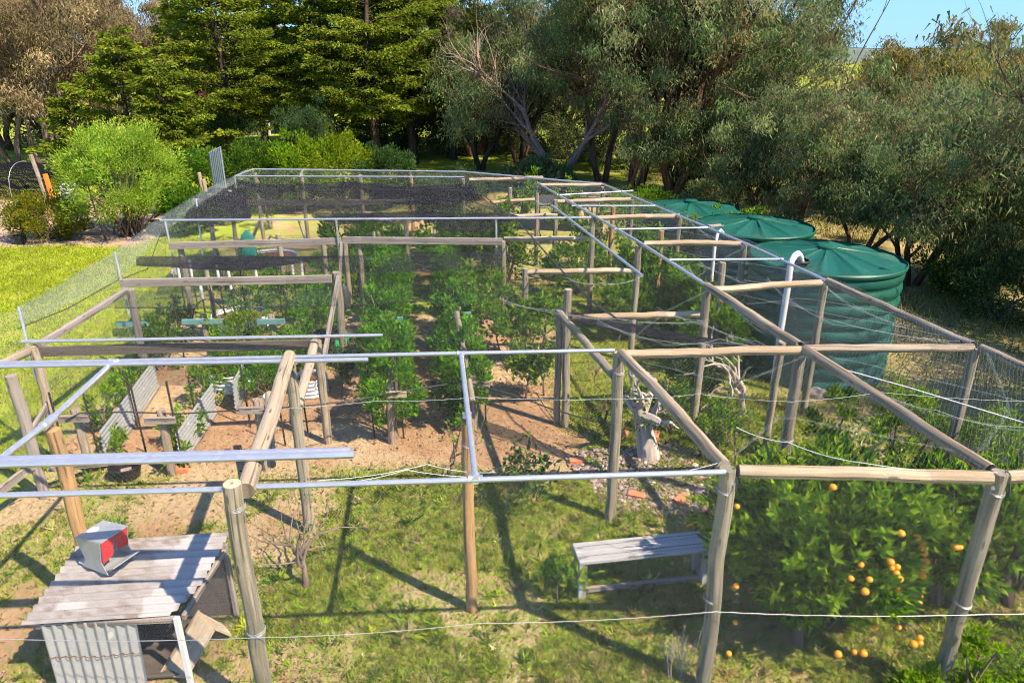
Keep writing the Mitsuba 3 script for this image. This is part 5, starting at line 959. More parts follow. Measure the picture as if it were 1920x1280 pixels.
bush(-1.52, 16.38, 1.68, 0.35, 3250, 'sixth leafy cane plant of the right cane row', 338, 0.085, CANE_GREEN, 'cane_plant', 'cane plant', 46, ry=0.60, low=0.05, csize=0.26)
bush(-1.58, 17.35, 1.74, 0.39, 3250, 'seventh leafy cane plant of the right cane row', 339, 0.085, CANE_GREEN, 'cane_plant', 'cane plant', 46, ry=0.60, low=0.05, csize=0.26)
bush(-1.70, 18.44, 1.79, 0.34, 3250, 'farthest leafy cane plant of the right cane row', 340, 0.085, CANE_GREEN, 'cane_plant', 'cane plant', 46, ry=0.60, low=0.05, csize=0.26)
# shrubs of the left beds
bush(-6.67, 10.44, 0.75, 0.3, 700, 'climbing shrub at the near end of the long corrugated sheet', 341, 0.08, YELLOW_GREEN + FRUIT_GREEN, 'bed_shrub', 'shrub', 14, low=0.05, csize=0.28)
bush(-6.78, 11.54, 0.75, 0.34, 900, 'leafy climber halfway along the long corrugated sheet', 342, 0.08, FRUIT_GREEN + YELLOW_GREEN, 'bed_shrub', 'shrub', 15, low=0.05, csize=0.28)
bush(-6.09, 9.43, 0.5, 0.24, 420, 'small leafy shoot at the foot of the long corrugated sheet', 343, 0.08, YELLOW_GREEN, 'bed_shrub', 'shrub', 14, low=0.05, csize=0.28)
bush(-6.90, 12.86, 0.95, 0.55, 1700, 'dark green shrub beside the left wall', 344, 0.08, DULL_GREEN + FRUIT_GREEN, 'bed_shrub', 'shrub', 28, low=0.05, csize=0.28)
bush(-7.08, 13.98, 0.9, 0.5, 1500, 'dark shrub behind the leftmost teal bar', 345, 0.08, DULL_GREEN, 'bed_shrub', 'shrub', 25, low=0.05, csize=0.28)
bush(-7.45, 13.69, 0.8, 0.4, 1000, 'dense dark shrub under the leftmost teal bar', 346, 0.08, FRUIT_GREEN, 'bed_shrub', 'shrub', 16, low=0.05, csize=0.28)
bush(-5.15, 9.91, 0.7, 0.28, 620, 'leafy shrub in front of the sheet with pointed end', 347, 0.08, YELLOW_GREEN + FRUIT_GREEN, 'bed_shrub', 'shrub', 14, low=0.05, csize=0.28)
bush(-4.95, 9.12, 0.45, 0.22, 350, 'small light green shoot by the second crossbar post', 348, 0.08, YELLOW_GREEN, 'bed_shrub', 'shrub', 14, low=0.05, csize=0.28)
bush(-5.27, 11.23, 0.8, 0.28, 700, 'climbing shrub behind the second sheet', 349, 0.08, FRUIT_GREEN + YELLOW_GREEN, 'bed_shrub', 'shrub', 14, low=0.05, csize=0.28)
bush(-5.15, 12.86, 1.25, 0.55, 2600, 'bright yellow green shrub in the middle of the left bay', 350, 0.08, YELLOW_GREEN, 'bed_shrub', 'shrub', 43, low=0.05, csize=0.28)
bush(-5.17, 12.11, 0.8, 0.45, 1600, 'bright leafy shrub growing over the round raised bed', 351, 0.08, YELLOW_GREEN + CANE_GREEN, 'bed_shrub', 'shrub', 26, low=0.05, csize=0.28)
bush(-4.43, 11.65, 0.8, 0.5, 1700, 'mid green shrub above the small slanting log', 352, 0.08, CANE_GREEN, 'bed_shrub', 'shrub', 28, low=0.05, csize=0.28)
bush(-4.11, 12.60, 0.9, 0.55, 2200, 'dark green shrub between the third bed and the slanting board', 353, 0.08, CANE_GREEN, 'bed_shrub', 'shrub', 36, low=0.05, csize=0.28)
bush(-3.92, 13.69, 1.2, 0.5, 2200, 'tall green shrub in front of the thick post', 354, 0.08, CANE_GREEN, 'bed_shrub', 'shrub', 36, low=0.05, csize=0.28)
bush(-4.37, 15.29, 1.0, 0.5, 1700, 'green shrub behind the slanting board', 355, 0.08, CANE_GREEN, 'bed_shrub', 'shrub', 28, low=0.05, csize=0.28)
bush(-5.32, 16.03, 0.9, 0.5, 1500, 'leafy shrub behind the third teal bar', 356, 0.08, FRUIT_GREEN + CANE_GREEN, 'bed_shrub', 'shrub', 25, low=0.05, csize=0.28)
bush(-6.20, 16.03, 0.7, 0.45, 1200, 'leafy shrub below the lower grey board', 357, 0.08, CANE_GREEN, 'bed_shrub', 'shrub', 20, low=0.05, csize=0.28)
bush(-6.07, 13.69, 0.5, 0.3, 500, 'low leafy plant on the left bed path', 358, 0.08, CANE_GREEN, 'bed_shrub', 'shrub', 14, low=0.05, csize=0.28)
bush(-7.55, 17.94, 0.9, 0.35, 800, 'upright leafy shrub by the left wall posts', 359, 0.08, FRUIT_GREEN, 'bed_shrub', 'shrub', 14, low=0.05, csize=0.28)
bush(-6.23, 18.17, 0.75, 0.45, 1100, 'leafy shrub between the two long boards', 360, 0.08, CANE_GREEN, 'bed_shrub', 'shrub', 18, low=0.05, csize=0.28)
bush(-4.89, 17.94, 1.0, 0.5, 1500, 'dense green shrub left of the thick post under the upper board', 361, 0.08, CANE_GREEN, 'bed_shrub', 'shrub', 25, low=0.05, csize=0.28)
bush(-3.85, 17.26, 1.2, 0.5, 1700, 'dark shrub right of the thick post', 362, 0.08, DULL_GREEN + CANE_GREEN, 'bed_shrub', 'shrub', 28, low=0.05, csize=0.28)
bush(-7.66, 20.29, 0.7, 0.4, 700, 'leafy plant at the back of the left bay', 363, 0.08, FRUIT_GREEN, 'bed_shrub', 'shrub', 14, low=0.05, csize=0.28)
bush(-8.69, 25.29, 1.6, 0.6, 1100, 'small tree behind the hanging green sack', 364, 0.08, CITRUS, 'bed_shrub', 'shrub', 18, low=0.05, csize=0.28)
bush(-4.07, 22.19, 1.4, 0.6, 1500, 'leafy shrub under the long bright pipe', 365, 0.08, YELLOW_GREEN + CANE_GREEN, 'bed_shrub', 'shrub', 25, low=0.05, csize=0.28)
bush(-4.61, 21.52, 1.3, 0.5, 1200, 'light green shrub left of the cane rows at the back', 366, 0.08, YELLOW_GREEN + CANE_GREEN, 'bed_shrub', 'shrub', 20, low=0.05, csize=0.28)
bush(-7.05, 17.70, 0.5, 0.4, 500, 'grey leafed low plant with white flowers in the left bay', 367, 0.08, DULL_GREEN, 'bed_shrub', 'shrub', 14, low=0.05, csize=0.28)
# garden shrubs outside the left wall
bush(-13.1, 24.3, 3.6, 2.0, 30000, 'big round light green shrub outside the left wall', 91, 0.12, [(0.32, 0.48, 0.05), (0.43, 0.58, 0.07), (0.50, 0.64, 0.10), (0.22, 0.36, 0.04)], 'round_shrub', 'shrub', 220, stems=40, low=0.16, csize=0.15, narrow=0.3)
bush(-15.5, 23.7, 1.55, 1.35, 13000, 'low yellow green shrub with reddish tips left of the big round shrub', 92, 0.09, [(0.30, 0.28, 0.02), (0.19, 0.27, 0.02), (0.33, 0.22, 0.04), (0.11, 0.19, 0.015)], 'round_shrub', 'shrub', 130, stems=14, low=0.0, csize=0.17, ry=1.0)
for i, (x, y, h, r, c, lab) in enumerate(((-12.3, 28.5, 2.3, 1.5, FRUIT_GREEN, 'olive green hedge shrub right of the iron sheet'), (-10.0, 29.0, 2.7, 1.6, [(0.10, 0.20, 0.02), (0.15, 0.26, 0.025), (0.06, 0.13, 0.02)], 'mid green hedge shrub behind the cage corner'),
        (-8.3, 28.8, 2.9, 1.4, YELLOW_GREEN, 'bright hedge shrub left of the brightest one'), (-6.9, 29.2, 2.9, 1.5, [(0.27, 0.36, 0.02), (0.33, 0.40, 0.025), (0.19, 0.28, 0.02)], 'brightest yellow green hedge shrub behind the back pipe'),
        (-5.2, 29.5, 2.5, 1.2, DULL_GREEN + FRUIT_GREEN[:1], 'greyish shrub at the right end of the hedge'), (-11.2, 24.6, 1.6, 0.9, FRUIT_GREEN, 'dark shrub between the iron sheet and the cage corner'))):
    bush(x, y, h, r, 9000, lab, 95 + i, 0.13, c, 'hedge_shrub', 'shrub', 90, csize=0.2, low=0.05)
bush(-4.62, 6.75, 0.75, 0.24, 520, 'small upright shrub behind the hutch beside the warm brown post', 102, 0.07, DULL_GREEN + FRUIT_GREEN, 'fruit_bush', 'shrub', 16)
bush(-5.0, 4.95, 0.4, 0.30, 420, 'low weedy plant at the left end of the front net', 103, 0.06, FRUIT_GREEN, 'ground_shrub', 'shrub', 14, low=0.0)
wd = thing('dry_weed', 'dry brown weed stalks standing at the foot of the grey front post', 'weed'); g = rng(8); mb = MB()
for i in range(16):
    b = np.array((1.62 + g.normal(0, 0.05), 5.35 + g.normal(0, 0.04), -0.02)); t = b + (g.normal(0, 0.06), g.normal(0, 0.05), g.uniform(0.3, 0.62)); tube_into(mb, [b, (b + t) / 2 + g.normal(0, 0.01, 3), t], [0.004, 0.003, 0.002], 4)
    for q in range(8): s = b + (t - b) * g.uniform(0.4, 1); tube_into(mb, [s, s + g.normal(0, 0.03, 3) + (0, 0, 0.03)], [0.003, 0.001], 3)
put('stalk', mb, 'm_bark_pale', wd, smooth=True)

# ------------------------------------------------------------------ the trees beyond the cage
GUM_GREY = [(0.275, 0.219, 0.112), (0.35, 0.275, 0.15), (0.213, 0.194, 0.094), (0.4, 0.312, 0.188)]
GUM_GREEN = [(0.16, 0.23, 0.085), (0.23, 0.30, 0.12), (0.115, 0.175, 0.06), (0.33, 0.35, 0.17), (0.16, 0.23, 0.085), (0.23, 0.30, 0.12), (0.28, 0.23, 0.12)]
GUM_GOLD = [(0.288, 0.252, 0.066), (0.216, 0.222, 0.066), (0.348, 0.276, 0.096), (0.144, 0.168, 0.054)]
CYPRESS = [(0.18, 0.26, 0.025), (0.26, 0.33, 0.034), (0.095, 0.15, 0.018), (0.30, 0.32, 0.04)]
def gum(x, y, h, label, seed, n=22000, leaf=0.22, cols=GUM_GREEN, bark='m_bark_brown', stems=3, splay=0.28, r=0.17, trunk=0.42, spread=0.38, nb=(5, 4, 4), lev=3, name='gum_tree', up=0.25, lean=(0, 0), width=1.0, tri=True, droop=0.9, wig=0.13):
    g = rng(seed); k = thing(name, label, 'tree'); mb, tips = MB(), []
    for s in range(stems):
        a = s * 2 * math.pi / stems + g.uniform(0, 1.2); d = (lean[0] + splay * math.cos(a) * g.uniform(0.6, 1.3), lean[1] + splay * math.sin(a) * g.uniform(0.6, 1.3), 1)
        spec = dict(wig=wig, up=up, lev=lev, nb=list(nb), ang=0.62 * width, len=0.66, **{'from': 0.45})
        limb(mb, tips, g, (x + 0.12 * math.cos(a), y + 0.12 * math.sin(a), -0.2), d, h * trunk * g.uniform(0.85, 1.1), r * g.uniform(0.75, 1.1), 0, spec)
    grow(mb, tips, x, y, h * 0.97)
    put('trunk', mb, bark, k, smooth=True)
    if n:
        # leaves hang in clumps about the twig ends
        K = max(50, int(n / 200)); Pc, _ = tip_points(tips, K, g, spread * 0.8); q = g.integers(0, K, n); tone = np.exp(g.normal(0, 0.22, (K, 1)))[q]; sz = (spread * np.exp(g.normal(-0.25, 0.3, K)))[q][:, None]
        P = Pc[q] + g.normal(0, 1, (n, 3)) * sz * (0.80, 0.80, 0.62)
        D = unit(g, n) * 0.8 + np.array([0, 0, -droop])
        mbl = MB(); hue = palette(g, K, cols, 0.12)[q]; own = palette(g, n, cols, 0.2); mixd = (g.uniform(0, 1, n) < 0.6)[:, None]
        leaves_into(mbl, P, D, leaf * g.uniform(0.6, 1.3, n), leaf * 0.24 * g.uniform(0.7, 1.3, n), np.where(mixd, hue, own) * tone, g, tri=tri)
        put('crown', mbl, 'm_leaf_dull', k, color=True)
    return k
def conifer(x, y, h, r, label, seed, n=24000, low=0.10, cols=CYPRESS, leaf=0.24, lean=0.0, name='conifer'):
    g = rng(seed); k = thing(name, label, 'tree'); mb = MB()
    z = np.linspace(-0.2, h, 10); tx = x + lean * z + 0.10 * np.sin(z * 0.7 + seed); ty = y + 0.10 * np.cos(z * 0.6 + seed)
    tube_into(mb, np.stack([tx, ty, z], 1), np.linspace(0.16 + h * 0.009, 0.02, 10), 9)
    B = int(24 + h * 11); zb = h * (low + (1 - low) * g.uniform(0, 1, B) ** 0.9); az = g.uniform(0, 2 * np.pi, B); az += 0
    r *= 0.80; prof = np.clip((1 - zb / h), 0.02, 1) ** 0.62 * np.clip(0.55 + (zb / h) * 2.2, 0, 1)
    L = r * prof * np.exp(g.normal(0, 0.22, B)) + 0.25
    t = np.linspace(0, 1, 6); P_, D_, cnt = [], [], np.maximum(8, (n * L ** 1.4 / (L ** 1.4).sum()).astype(int)); tone = []
    for i in range(B):
        b = np.array([np.interp(zb[i], z, tx), np.interp(zb[i], z, ty), zb[i]]); o = np.array([math.cos(az[i]), math.sin(az[i]), 0]); s = np.array([-o[1], o[0], 0])
        rise = g.uniform(0.20, 0.62) * L[i]
        Pb = b + o * (L[i] * t)[:, None] + np.array([0, 0, 1]) * (rise * t - 0.26 * L[i] * t ** 2.4 * g.uniform(0.4, 1.2))[:, None]
        tube_into(mb, Pb, np.linspace(0.035, 0.006, 6) * (0.5 + 0.25 * L[i]), 4, caps=False)
        m = cnt[i]; u = g.uniform(0.18, 1.02, m) ** 0.8; c = np.stack([np.interp(u, t, Pb[:, q]) for q in range(3)], 1)
        wd_ = 0.34 * L[i] * (1.05 - u) + 0.16
        sd = g.uniform(-1, 1, m); c += s * (sd * wd_)[:, None] + np.stack([g.normal(0, 0.05, m), g.normal(0, 0.05, m), g.normal(-0.03, 0.06, m) - 0.12 * np.abs(sd) * wd_], 1)
        P_.append(c); D_.append(o * 0.75 + s * (sd * 0.8)[:, None] + unit(g, m) * 0.45 + np.array([0, 0, -0.12])); tone.append(np.full((m, 1), math.exp(g.normal(0, 0.16))))
    put('trunk', mb, 'm_bark_dark', k, smooth=True)
    P, D, tone = np.vstack(P_), np.vstack(D_), np.vstack(tone); m = len(P); mbl = MB()
    leaves_into(mbl, P, D, leaf * g.uniform(0.5, 1.25, m), leaf * 0.42 * g.uniform(0.7, 1.3, m), palette(g, m, cols, 0.18) * tone, g, tri=False)
    put('crown', mbl, 'm_leaf_dull', k, color=True)

gum(-28.55, 42, 12, 'grey brown gum at the far left edge behind the hen run', 368, n=26000, cols=GUM_GREY, bark='m_bark_grey', stems=2, leaf=0.26, spread=0.55)
gum(-26.11, 41, 13, 'multi stemmed grey brown gum with pale limbs behind the hen run', 369, n=34000, cols=GUM_GREY, bark='m_bark_grey', stems=4, leaf=0.26, splay=0.34, spread=0.55)
gum(-28.19, 46, 12, 'slender grey gum right of the multi stemmed one', 370, n=24000, cols=GUM_GREY, bark='m_bark_grey', stems=1, leaf=0.26, spread=0.55)
gum(-29.67, 54, 14, 'tall grey leafed gum behind the small front conifer', 371, n=30000, cols=GUM_GREY, bark='m_bark_grey', stems=3, leaf=0.3, spread=0.6)
gum(-26.28, 56, 14, 'tall grey leafed gum left of the big conifers', 372, n=30000, cols=GUM_GREY, bark='m_bark_grey', stems=3, leaf=0.3, spread=0.6)
conifer(-18.44, 36, 7.0, 3.0, 'smaller conifer with its tip in view behind the round shrub', 373, n=15000, low=0.03)
conifer(-15.89, 35, 5.6, 2.3, 'short conifer with a leaning dark trunk', 374, n=9000, low=0.2, lean=-0.05)
conifer(-15.24, 40, 12.5, 4.6, 'tall yellow green conifer on the left of the row', 375)
conifer(-13.32, 44, 11.0, 2.8, 'narrow conifer with a broken thin top', 376, n=11000, low=0.2)
conifer(-10.29, 42, 12.5, 4.2, 'tall conifer in the middle of the row', 377, low=0.16)
conifer(-7.65, 41, 13, 4.3, 'tall dense conifer right of the middle one', 378, low=0.12)
conifer(-5.81, 43, 13, 4.0, 'tall conifer with a bare lower trunk', 379, low=0.22)
conifer(-3.61, 45, 13.5, 4.0, 'rightmost tall conifer beside the dark gums', 380, low=0.18)
conifer(-22.89, 39, 4.5, 2.0, 'low spreading conifer left of the front one', 381, n=7000, low=0.1)
gum(-15.88, 39, 4.2, 'small round dark olive tree under the tall conifer', 382, n=9000, cols=DULL_GREEN, bark='m_bark_dark', stems=1, leaf=0.16, spread=0.3, name='olive_tree', r=0.1)
gum(-12.15, 38, 4.0, 'small round dark olive tree behind the hedge', 383, n=9000, cols=DULL_GREEN, bark='m_bark_dark', stems=1, leaf=0.16, spread=0.3, name='olive_tree', r=0.1)
gum(-1.76, 40, 9, 'dark shaded gum right of the conifer row', 384, n=20000, cols=GUM_GREEN, bark='m_bark_dark', stems=2, leaf=0.24, spread=0.5)
gum(0.47, 43, 12, 'dark gum behind the half dead tree', 385, n=24000, cols=GUM_GREEN, bark='m_bark_dark', stems=3, leaf=0.26, spread=0.55)
gum(2.45, 37, 9.5, 'half dead pinkish grey tree with bare twigs', 386, n=6500, cols=[(0.26, 0.17, 0.14), (0.20, 0.15, 0.11), (0.12, 0.12, 0.07)], bark='m_bark_pink', stems=4, leaf=0.2, spread=0.4, splay=0.42, nb=(6, 5, 4), name='dead_tree', droop=0.5)
gum(4.51, 36, 12, 'dark leaning gum right of the half dead tree', 387, n=26000, cols=GUM_GREEN, stems=2, leaf=0.24, spread=0.5, lean=(-0.25, 0.0))
gum(5.62, 33, 11.5, 'dark gum with drooping low foliage behind the cage corner', 388, n=30000, cols=GUM_GREEN, stems=3, leaf=0.22, spread=0.45)
gum(5.07, 31, 5.0, 'small grey green gum with low hanging foliage', 389, n=12000, cols=GUM_GREEN, stems=2, leaf=0.2, spread=0.32, r=0.09)
gum(7.17, 32, 13.5, 'big brown trunked gum behind the farthest tank', 390, n=36000, cols=GUM_GREEN, stems=4, leaf=0.22, spread=0.45, splay=0.3, r=0.22)
gum(8.31, 33, 12.5, 'big gum with splayed brown stems left of the bare pole', 391, n=34000, cols=GUM_GREEN, stems=4, leaf=0.22, spread=0.45, splay=0.24, width=0.85, r=0.2)
gum(10.61, 36, 11, 'tall gum left of the sky gap', 392, n=26000, cols=GUM_GREEN, stems=3, leaf=0.24, spread=0.40, width=0.75, splay=0.16)
gum(9.46, 24, 5.5, 'bushy gum behind the middle tank, reddish at the top', 393, n=30000, cols=GUM_GREEN + [(0.20, 0.14, 0.08)], stems=3, leaf=0.17, spread=0.3, r=0.09, trunk=0.46)
gum(8.31, 25, 4.6, 'dark bushy gum behind the farthest tank', 394, n=18000, cols=GUM_GREEN, stems=3, leaf=0.17, spread=0.3, r=0.08, trunk=0.36)
gum(10.76, 18.6, 5.7, 'bushy grey green gum right behind the nearest tank', 395, n=46000, cols=GUM_GREEN, stems=4, leaf=0.14, spread=0.28, r=0.11, trunk=0.46, splay=0.4)
gum(10.47, 21, 4.8, 'grey green gum between the two nearer tanks and the sky gap', 396, n=24000, cols=GUM_GREEN, stems=3, leaf=0.15, spread=0.28, r=0.08, trunk=0.46)
gum(12.96, 19, 4.9, 'grey green gum at the right edge with a leaning trunk', 397, n=40000, cols=GUM_GREEN, stems=3, leaf=0.14, spread=0.3, r=0.1, trunk=0.46, splay=0.30)
gum(12.99, 16.5, 4.4, 'gum reaching in from the right edge beside the net', 398, n=20000, cols=GUM_GREEN + DULL_GREEN, stems=3, leaf=0.13, spread=0.28, r=0.08, trunk=0.36)
gum(22.72, 42, 6.9, 'golden green gum on the skyline right of the sky gap', 399, n=22000, cols=GUM_GOLD, stems=3, leaf=0.26, spread=0.5, bark='m_bark_pale')
gum(28.12, 46, 8.9, 'tallest golden gum on the right skyline', 400, n=26000, cols=GUM_GOLD, stems=3, leaf=0.27, spread=0.5, bark='m_bark_pale')
gum(21.11, 40, 5.7, 'low golden gum below the leaning bare pole', 401, n=15000, cols=GUM_GOLD, stems=3, leaf=0.25, spread=0.4)
gum(33.30, 48, 7.4, 'green gum in the right corner of the skyline', 402, n=16000, cols=GUM_GOLD + GUM_GREEN, stems=3, leaf=0.27, spread=0.5)
gum(15.64, 38, 13, 'tall thin gum with leaning bare limbs against the sky', 403, n=900, cols=GUM_GREEN, stems=2, leaf=0.24, spread=0.4, bark='m_bark_grey', lean=(0.36, 0.0), splay=0.12, trunk=0.75, nb=(2, 2, 2), r=0.14)
gum(-51.39, 80, 12, 'distant paddock tree seen between the nearer trees, first from the left', 404, n=9000, cols=GUM_GREEN, stems=2, leaf=0.5, spread=0.9, bark='m_bark_grey', name='paddock_tree', lev=2)
gum(-43.12, 84, 11, 'distant paddock tree seen between the nearer trees, second from the left', 405, n=9000, cols=GUM_GREY, stems=2, leaf=0.5, spread=0.9, bark='m_bark_grey', name='paddock_tree', lev=2)
gum(-33.84, 88, 10, 'distant paddock tree seen between the nearer trees, third from the left', 406, n=9000, cols=GUM_GREEN, stems=2, leaf=0.5, spread=0.9, bark='m_bark_grey', name='paddock_tree', lev=2)
gum(-31.06, 95, 11, 'distant paddock tree seen between the nearer trees, fourth from the left', 407, n=9000, cols=GUM_GREY, stems=2, leaf=0.5, spread=0.9, bark='m_bark_grey', name='paddock_tree', lev=2)
gum(-23.70, 90, 9, 'distant paddock tree seen between the nearer trees, fifth from the left', 408, n=9000, cols=GUM_GREEN, stems=2, leaf=0.5, spread=0.9, bark='m_bark_grey', name='paddock_tree', lev=2)
gum(-18.32, 92, 10, 'distant paddock tree seen between the nearer trees, sixth from the left', 409, n=9000, cols=GUM_GREEN, stems=2, leaf=0.5, spread=0.9, bark='m_bark_grey', name='paddock_tree', lev=2)
gum(-12.25, 86, 10, 'distant paddock tree seen between the nearer trees, seventh from the left', 410, n=9000, cols=GUM_GREEN, stems=2, leaf=0.5, spread=0.9, bark='m_bark_grey', name='paddock_tree', lev=2)
gum(-7.05, 90, 11, 'distant paddock tree seen between the nearer trees, eighth from the left', 411, n=9000, cols=GUM_GREY, stems=2, leaf=0.5, spread=0.9, bark='m_bark_grey', name='paddock_tree', lev=2)
gum(-1.07, 75, 11, 'distant paddock tree seen between the nearer trees, ninth from the left', 412, n=9000, cols=GUM_GREEN, stems=2, leaf=0.5, spread=0.9, bark='m_bark_grey', name='paddock_tree', lev=2)
gum(5.02, 70, 12, 'distant paddock tree seen between the nearer trees, tenth from the left', 413, n=9000, cols=GUM_GREEN, stems=2, leaf=0.5, spread=0.9, bark='m_bark_grey', name='paddock_tree', lev=2)
gum(10.24, 68, 12, 'distant paddock tree seen between the nearer trees, eleventh from the left', 414, n=9000, cols=GUM_GREEN, stems=2, leaf=0.5, spread=0.9, bark='m_bark_grey', name='paddock_tree', lev=2)
gum(22.16, 72, 11, 'distant paddock tree seen between the nearer trees, twelfth from the left', 415, n=9000, cols=GUM_GREEN, stems=2, leaf=0.5, spread=0.9, bark='m_bark_grey', name='paddock_tree', lev=2)
bush(11.31, 15.5, 1.5, 1.1, 4500, 'dark undergrowth shrub at the right edge below the gum', 416, 0.14, DULL_GREEN, 'scrub_bush', 'shrub', 60, low=0.0, narrow=0.28)
bush(11.49, 17.5, 1.1, 1.0, 4500, 'low shrub under the right hand gum', 417, 0.14, DULL_GREEN + FRUIT_GREEN, 'scrub_bush', 'shrub', 60, low=0.0, narrow=0.28)
bush(7.50, 27, 1.4, 1.2, 4500, 'scrubby bush behind the farthest tank', 418, 0.14, GUM_GREEN, 'scrub_bush', 'shrub', 60, low=0.0, narrow=0.28)
bush(7.90, 21.5, 1.5, 1.0, 4500, 'dark scrub behind the middle tank', 419, 0.14, GUM_GREEN, 'scrub_bush', 'shrub', 60, low=0.0, narrow=0.28)
bush(15.63, 21, 2.0, 1.3, 4500, 'scrub behind the gum at the right edge', 420, 0.14, GUM_GREEN, 'scrub_bush', 'shrub', 60, low=0.0, narrow=0.28)
bush(5.24, 28, 0.9, 1.4, 4500, 'sunlit low weeds below the small grey green gum', 421, 0.14, YELLOW_GREEN + FRUIT_GREEN, 'scrub_bush', 'shrub', 60, low=0.0, narrow=0.28)
bush(-2.31, 31, 1.3, 1.5, 4500, 'dark low shrub in the shade behind the back pipe', 422, 0.14, DULL_GREEN, 'scrub_bush', 'shrub', 60, low=0.0, narrow=0.28)
bush(-4.47, 30, 1.2, 1.3, 4500, 'dark low shrub at the shaded end of the hedge', 423, 0.14, DULL_GREEN, 'scrub_bush', 'shrub', 60, low=0.0, narrow=0.28)
conifer(-17.00, 51, 12, 3.8, 'back row conifer between the tall left one and the narrow one', 901, n=13000, low=0.06, leaf=0.36)
conifer(-13.93, 52, 13, 3.8, 'back row conifer behind the middle of the row', 902, n=13000, low=0.06, leaf=0.36)
conifer(-11.20, 53, 13, 3.8, 'back row conifer left of the dense one', 903, n=13000, low=0.06, leaf=0.36)
conifer(-8.21, 52, 13, 3.8, 'back row conifer right of the dense one', 904, n=13000, low=0.06, leaf=0.36)
conifer(-5.66, 54, 13.5, 3.8, 'back row conifer beside the bare lower trunk', 905, n=13000, low=0.06, leaf=0.36)
conifer(-20.85, 50, 11, 3.8, 'back row conifer left of the tall left one', 906, n=13000, low=0.06, leaf=0.36)
gum(-2.39, 47, 9, 'low crowned dark gum in the shade right of the conifers', 907, n=18000, cols=GUM_GREEN, stems=3, leaf=0.24, spread=0.45, trunk=0.24, splay=0.4, r=0.12)
gum(0.00, 49, 9, 'low crowned dark gum behind the half dead tree', 908, n=18000, cols=GUM_GREEN, stems=3, leaf=0.24, spread=0.45, trunk=0.24, splay=0.4, r=0.12)
gum(2.79, 48, 9.5, 'low crowned dark gum left of the leaning one', 909, n=18000, cols=GUM_GREEN, stems=3, leaf=0.24, spread=0.45, trunk=0.24, splay=0.4, r=0.12)
gum(5.02, 46, 9, 'low crowned dark gum behind the leaning one', 910, n=18000, cols=GUM_GREEN, stems=3, leaf=0.24, spread=0.45, trunk=0.24, splay=0.4, r=0.12)
gum(11.36, 42, 8.5, 'low crowned gum seen between the brown trunks', 911, n=18000, cols=GUM_GREEN, stems=3, leaf=0.24, spread=0.45, trunk=0.24, splay=0.4, r=0.12)
gum(10.51, 30, 5.6, 'low crowned gum left of the reddish topped one', 912, n=22000, cols=GUM_GREEN, stems=3, leaf=0.24, spread=0.45, trunk=0.24, splay=0.4, r=0.12)
gum(13.00, 29, 4.9, 'low crowned gum right below the sky gap', 913, n=22000, cols=GUM_GREEN, stems=3, leaf=0.24, spread=0.45, trunk=0.24, splay=0.4, r=0.12)
gum(15.66, 30, 5.2, 'low crowned gum behind the one by the nearest tank', 914, n=20000, cols=GUM_GREEN, stems=3, leaf=0.24, spread=0.45, trunk=0.24, splay=0.4, r=0.12)
gum(19.14, 31, 5.4, 'low crowned gum under the golden ones', 915, n=20000, cols=GUM_GREEN, stems=3, leaf=0.24, spread=0.45, trunk=0.24, splay=0.4, r=0.12)
gum(21.02, 30, 5.4, 'low crowned gum behind the right edge one', 916, n=20000, cols=GUM_GREEN, stems=3, leaf=0.24, spread=0.45, trunk=0.24, splay=0.4, r=0.12)
gum(-34.09, 50, 7, 'low crowned grey gum behind the hen run', 917, n=15000, cols=GUM_GREY, stems=3, leaf=0.24, spread=0.45, trunk=0.24, splay=0.4, r=0.12)
gum(-29.37, 50, 7, 'low crowned grey gum behind the low conifer', 918, n=15000, cols=GUM_GREY + DULL_GREEN, stems=3, leaf=0.24, spread=0.45, trunk=0.24, splay=0.4, r=0.12)
bush(3.3, 15.0, 1.7, 0.75, 3200, 'dense leafy bush between the purlin pipe and the second tank', 961, 0.12, FRUIT_GREEN + CANE_GREEN[:1], 'fruit_bush', 'shrub', 50)
bush(3.9, 12.6, 1.6, 0.7, 3200, 'dense leafy bush in the bay beside the nearest tank', 962, 0.11, FRUIT_GREEN + YELLOW_GREEN[:1], 'fruit_bush', 'shrub', 50)
bush(2.5, 14.6, 1.4, 0.6, 2600, 'leafy bush below the bright pipes of the right bays', 963, 0.11, FRUIT_GREEN, 'fruit_bush', 'shrub', 44)
bush(1.6, 17.6, 1.5, 0.8, 2600, 'leafy bush at the back right corner inside the cage', 964, 0.12, FRUIT_GREEN, 'fruit_bush', 'shrub', 44)
bush(-1.9, 20.6, 1.5, 1.0, 2800, 'wide leafy bush at the back inside the cage under the black cloth', 965, 0.13, CANE_GREEN, 'fruit_bush', 'shrub', 44)
bush(-4.6, 20.4, 1.6, 1.0, 2800, 'leafy bush at the back left inside the cage', 966, 0.13, CANE_GREEN + FRUIT_GREEN, 'fruit_bush', 'shrub', 44)
bush(-0.2, 18.6, 1.5, 0.8, 2600, 'dark leafy bush just behind the grey boards in the middle', 967, 0.12, CITRUS, 'fruit_bush', 'shrub', 44)
gum(11.2, 8.0, 6.4, 'gum standing right of the cage, its shade lying beyond the side net', 971, n=14000, cols=GUM_GREEN, stems=3, leaf=0.2, spread=0.5, r=0.1, trunk=0.36)
gum(12.6, 11.0, 7.0, 'taller gum standing right of the cage, shading the path by the tanks', 972, n=14000, cols=GUM_GREEN, stems=3, leaf=0.2, spread=0.5, r=0.1, trunk=0.36)
gum(13.5, 14.5, 7.0, 'gum beyond the right edge beside the water tanks', 973, n=14000, cols=GUM_GREEN, stems=3, leaf=0.2, spread=0.5, r=0.1, trunk=0.36)

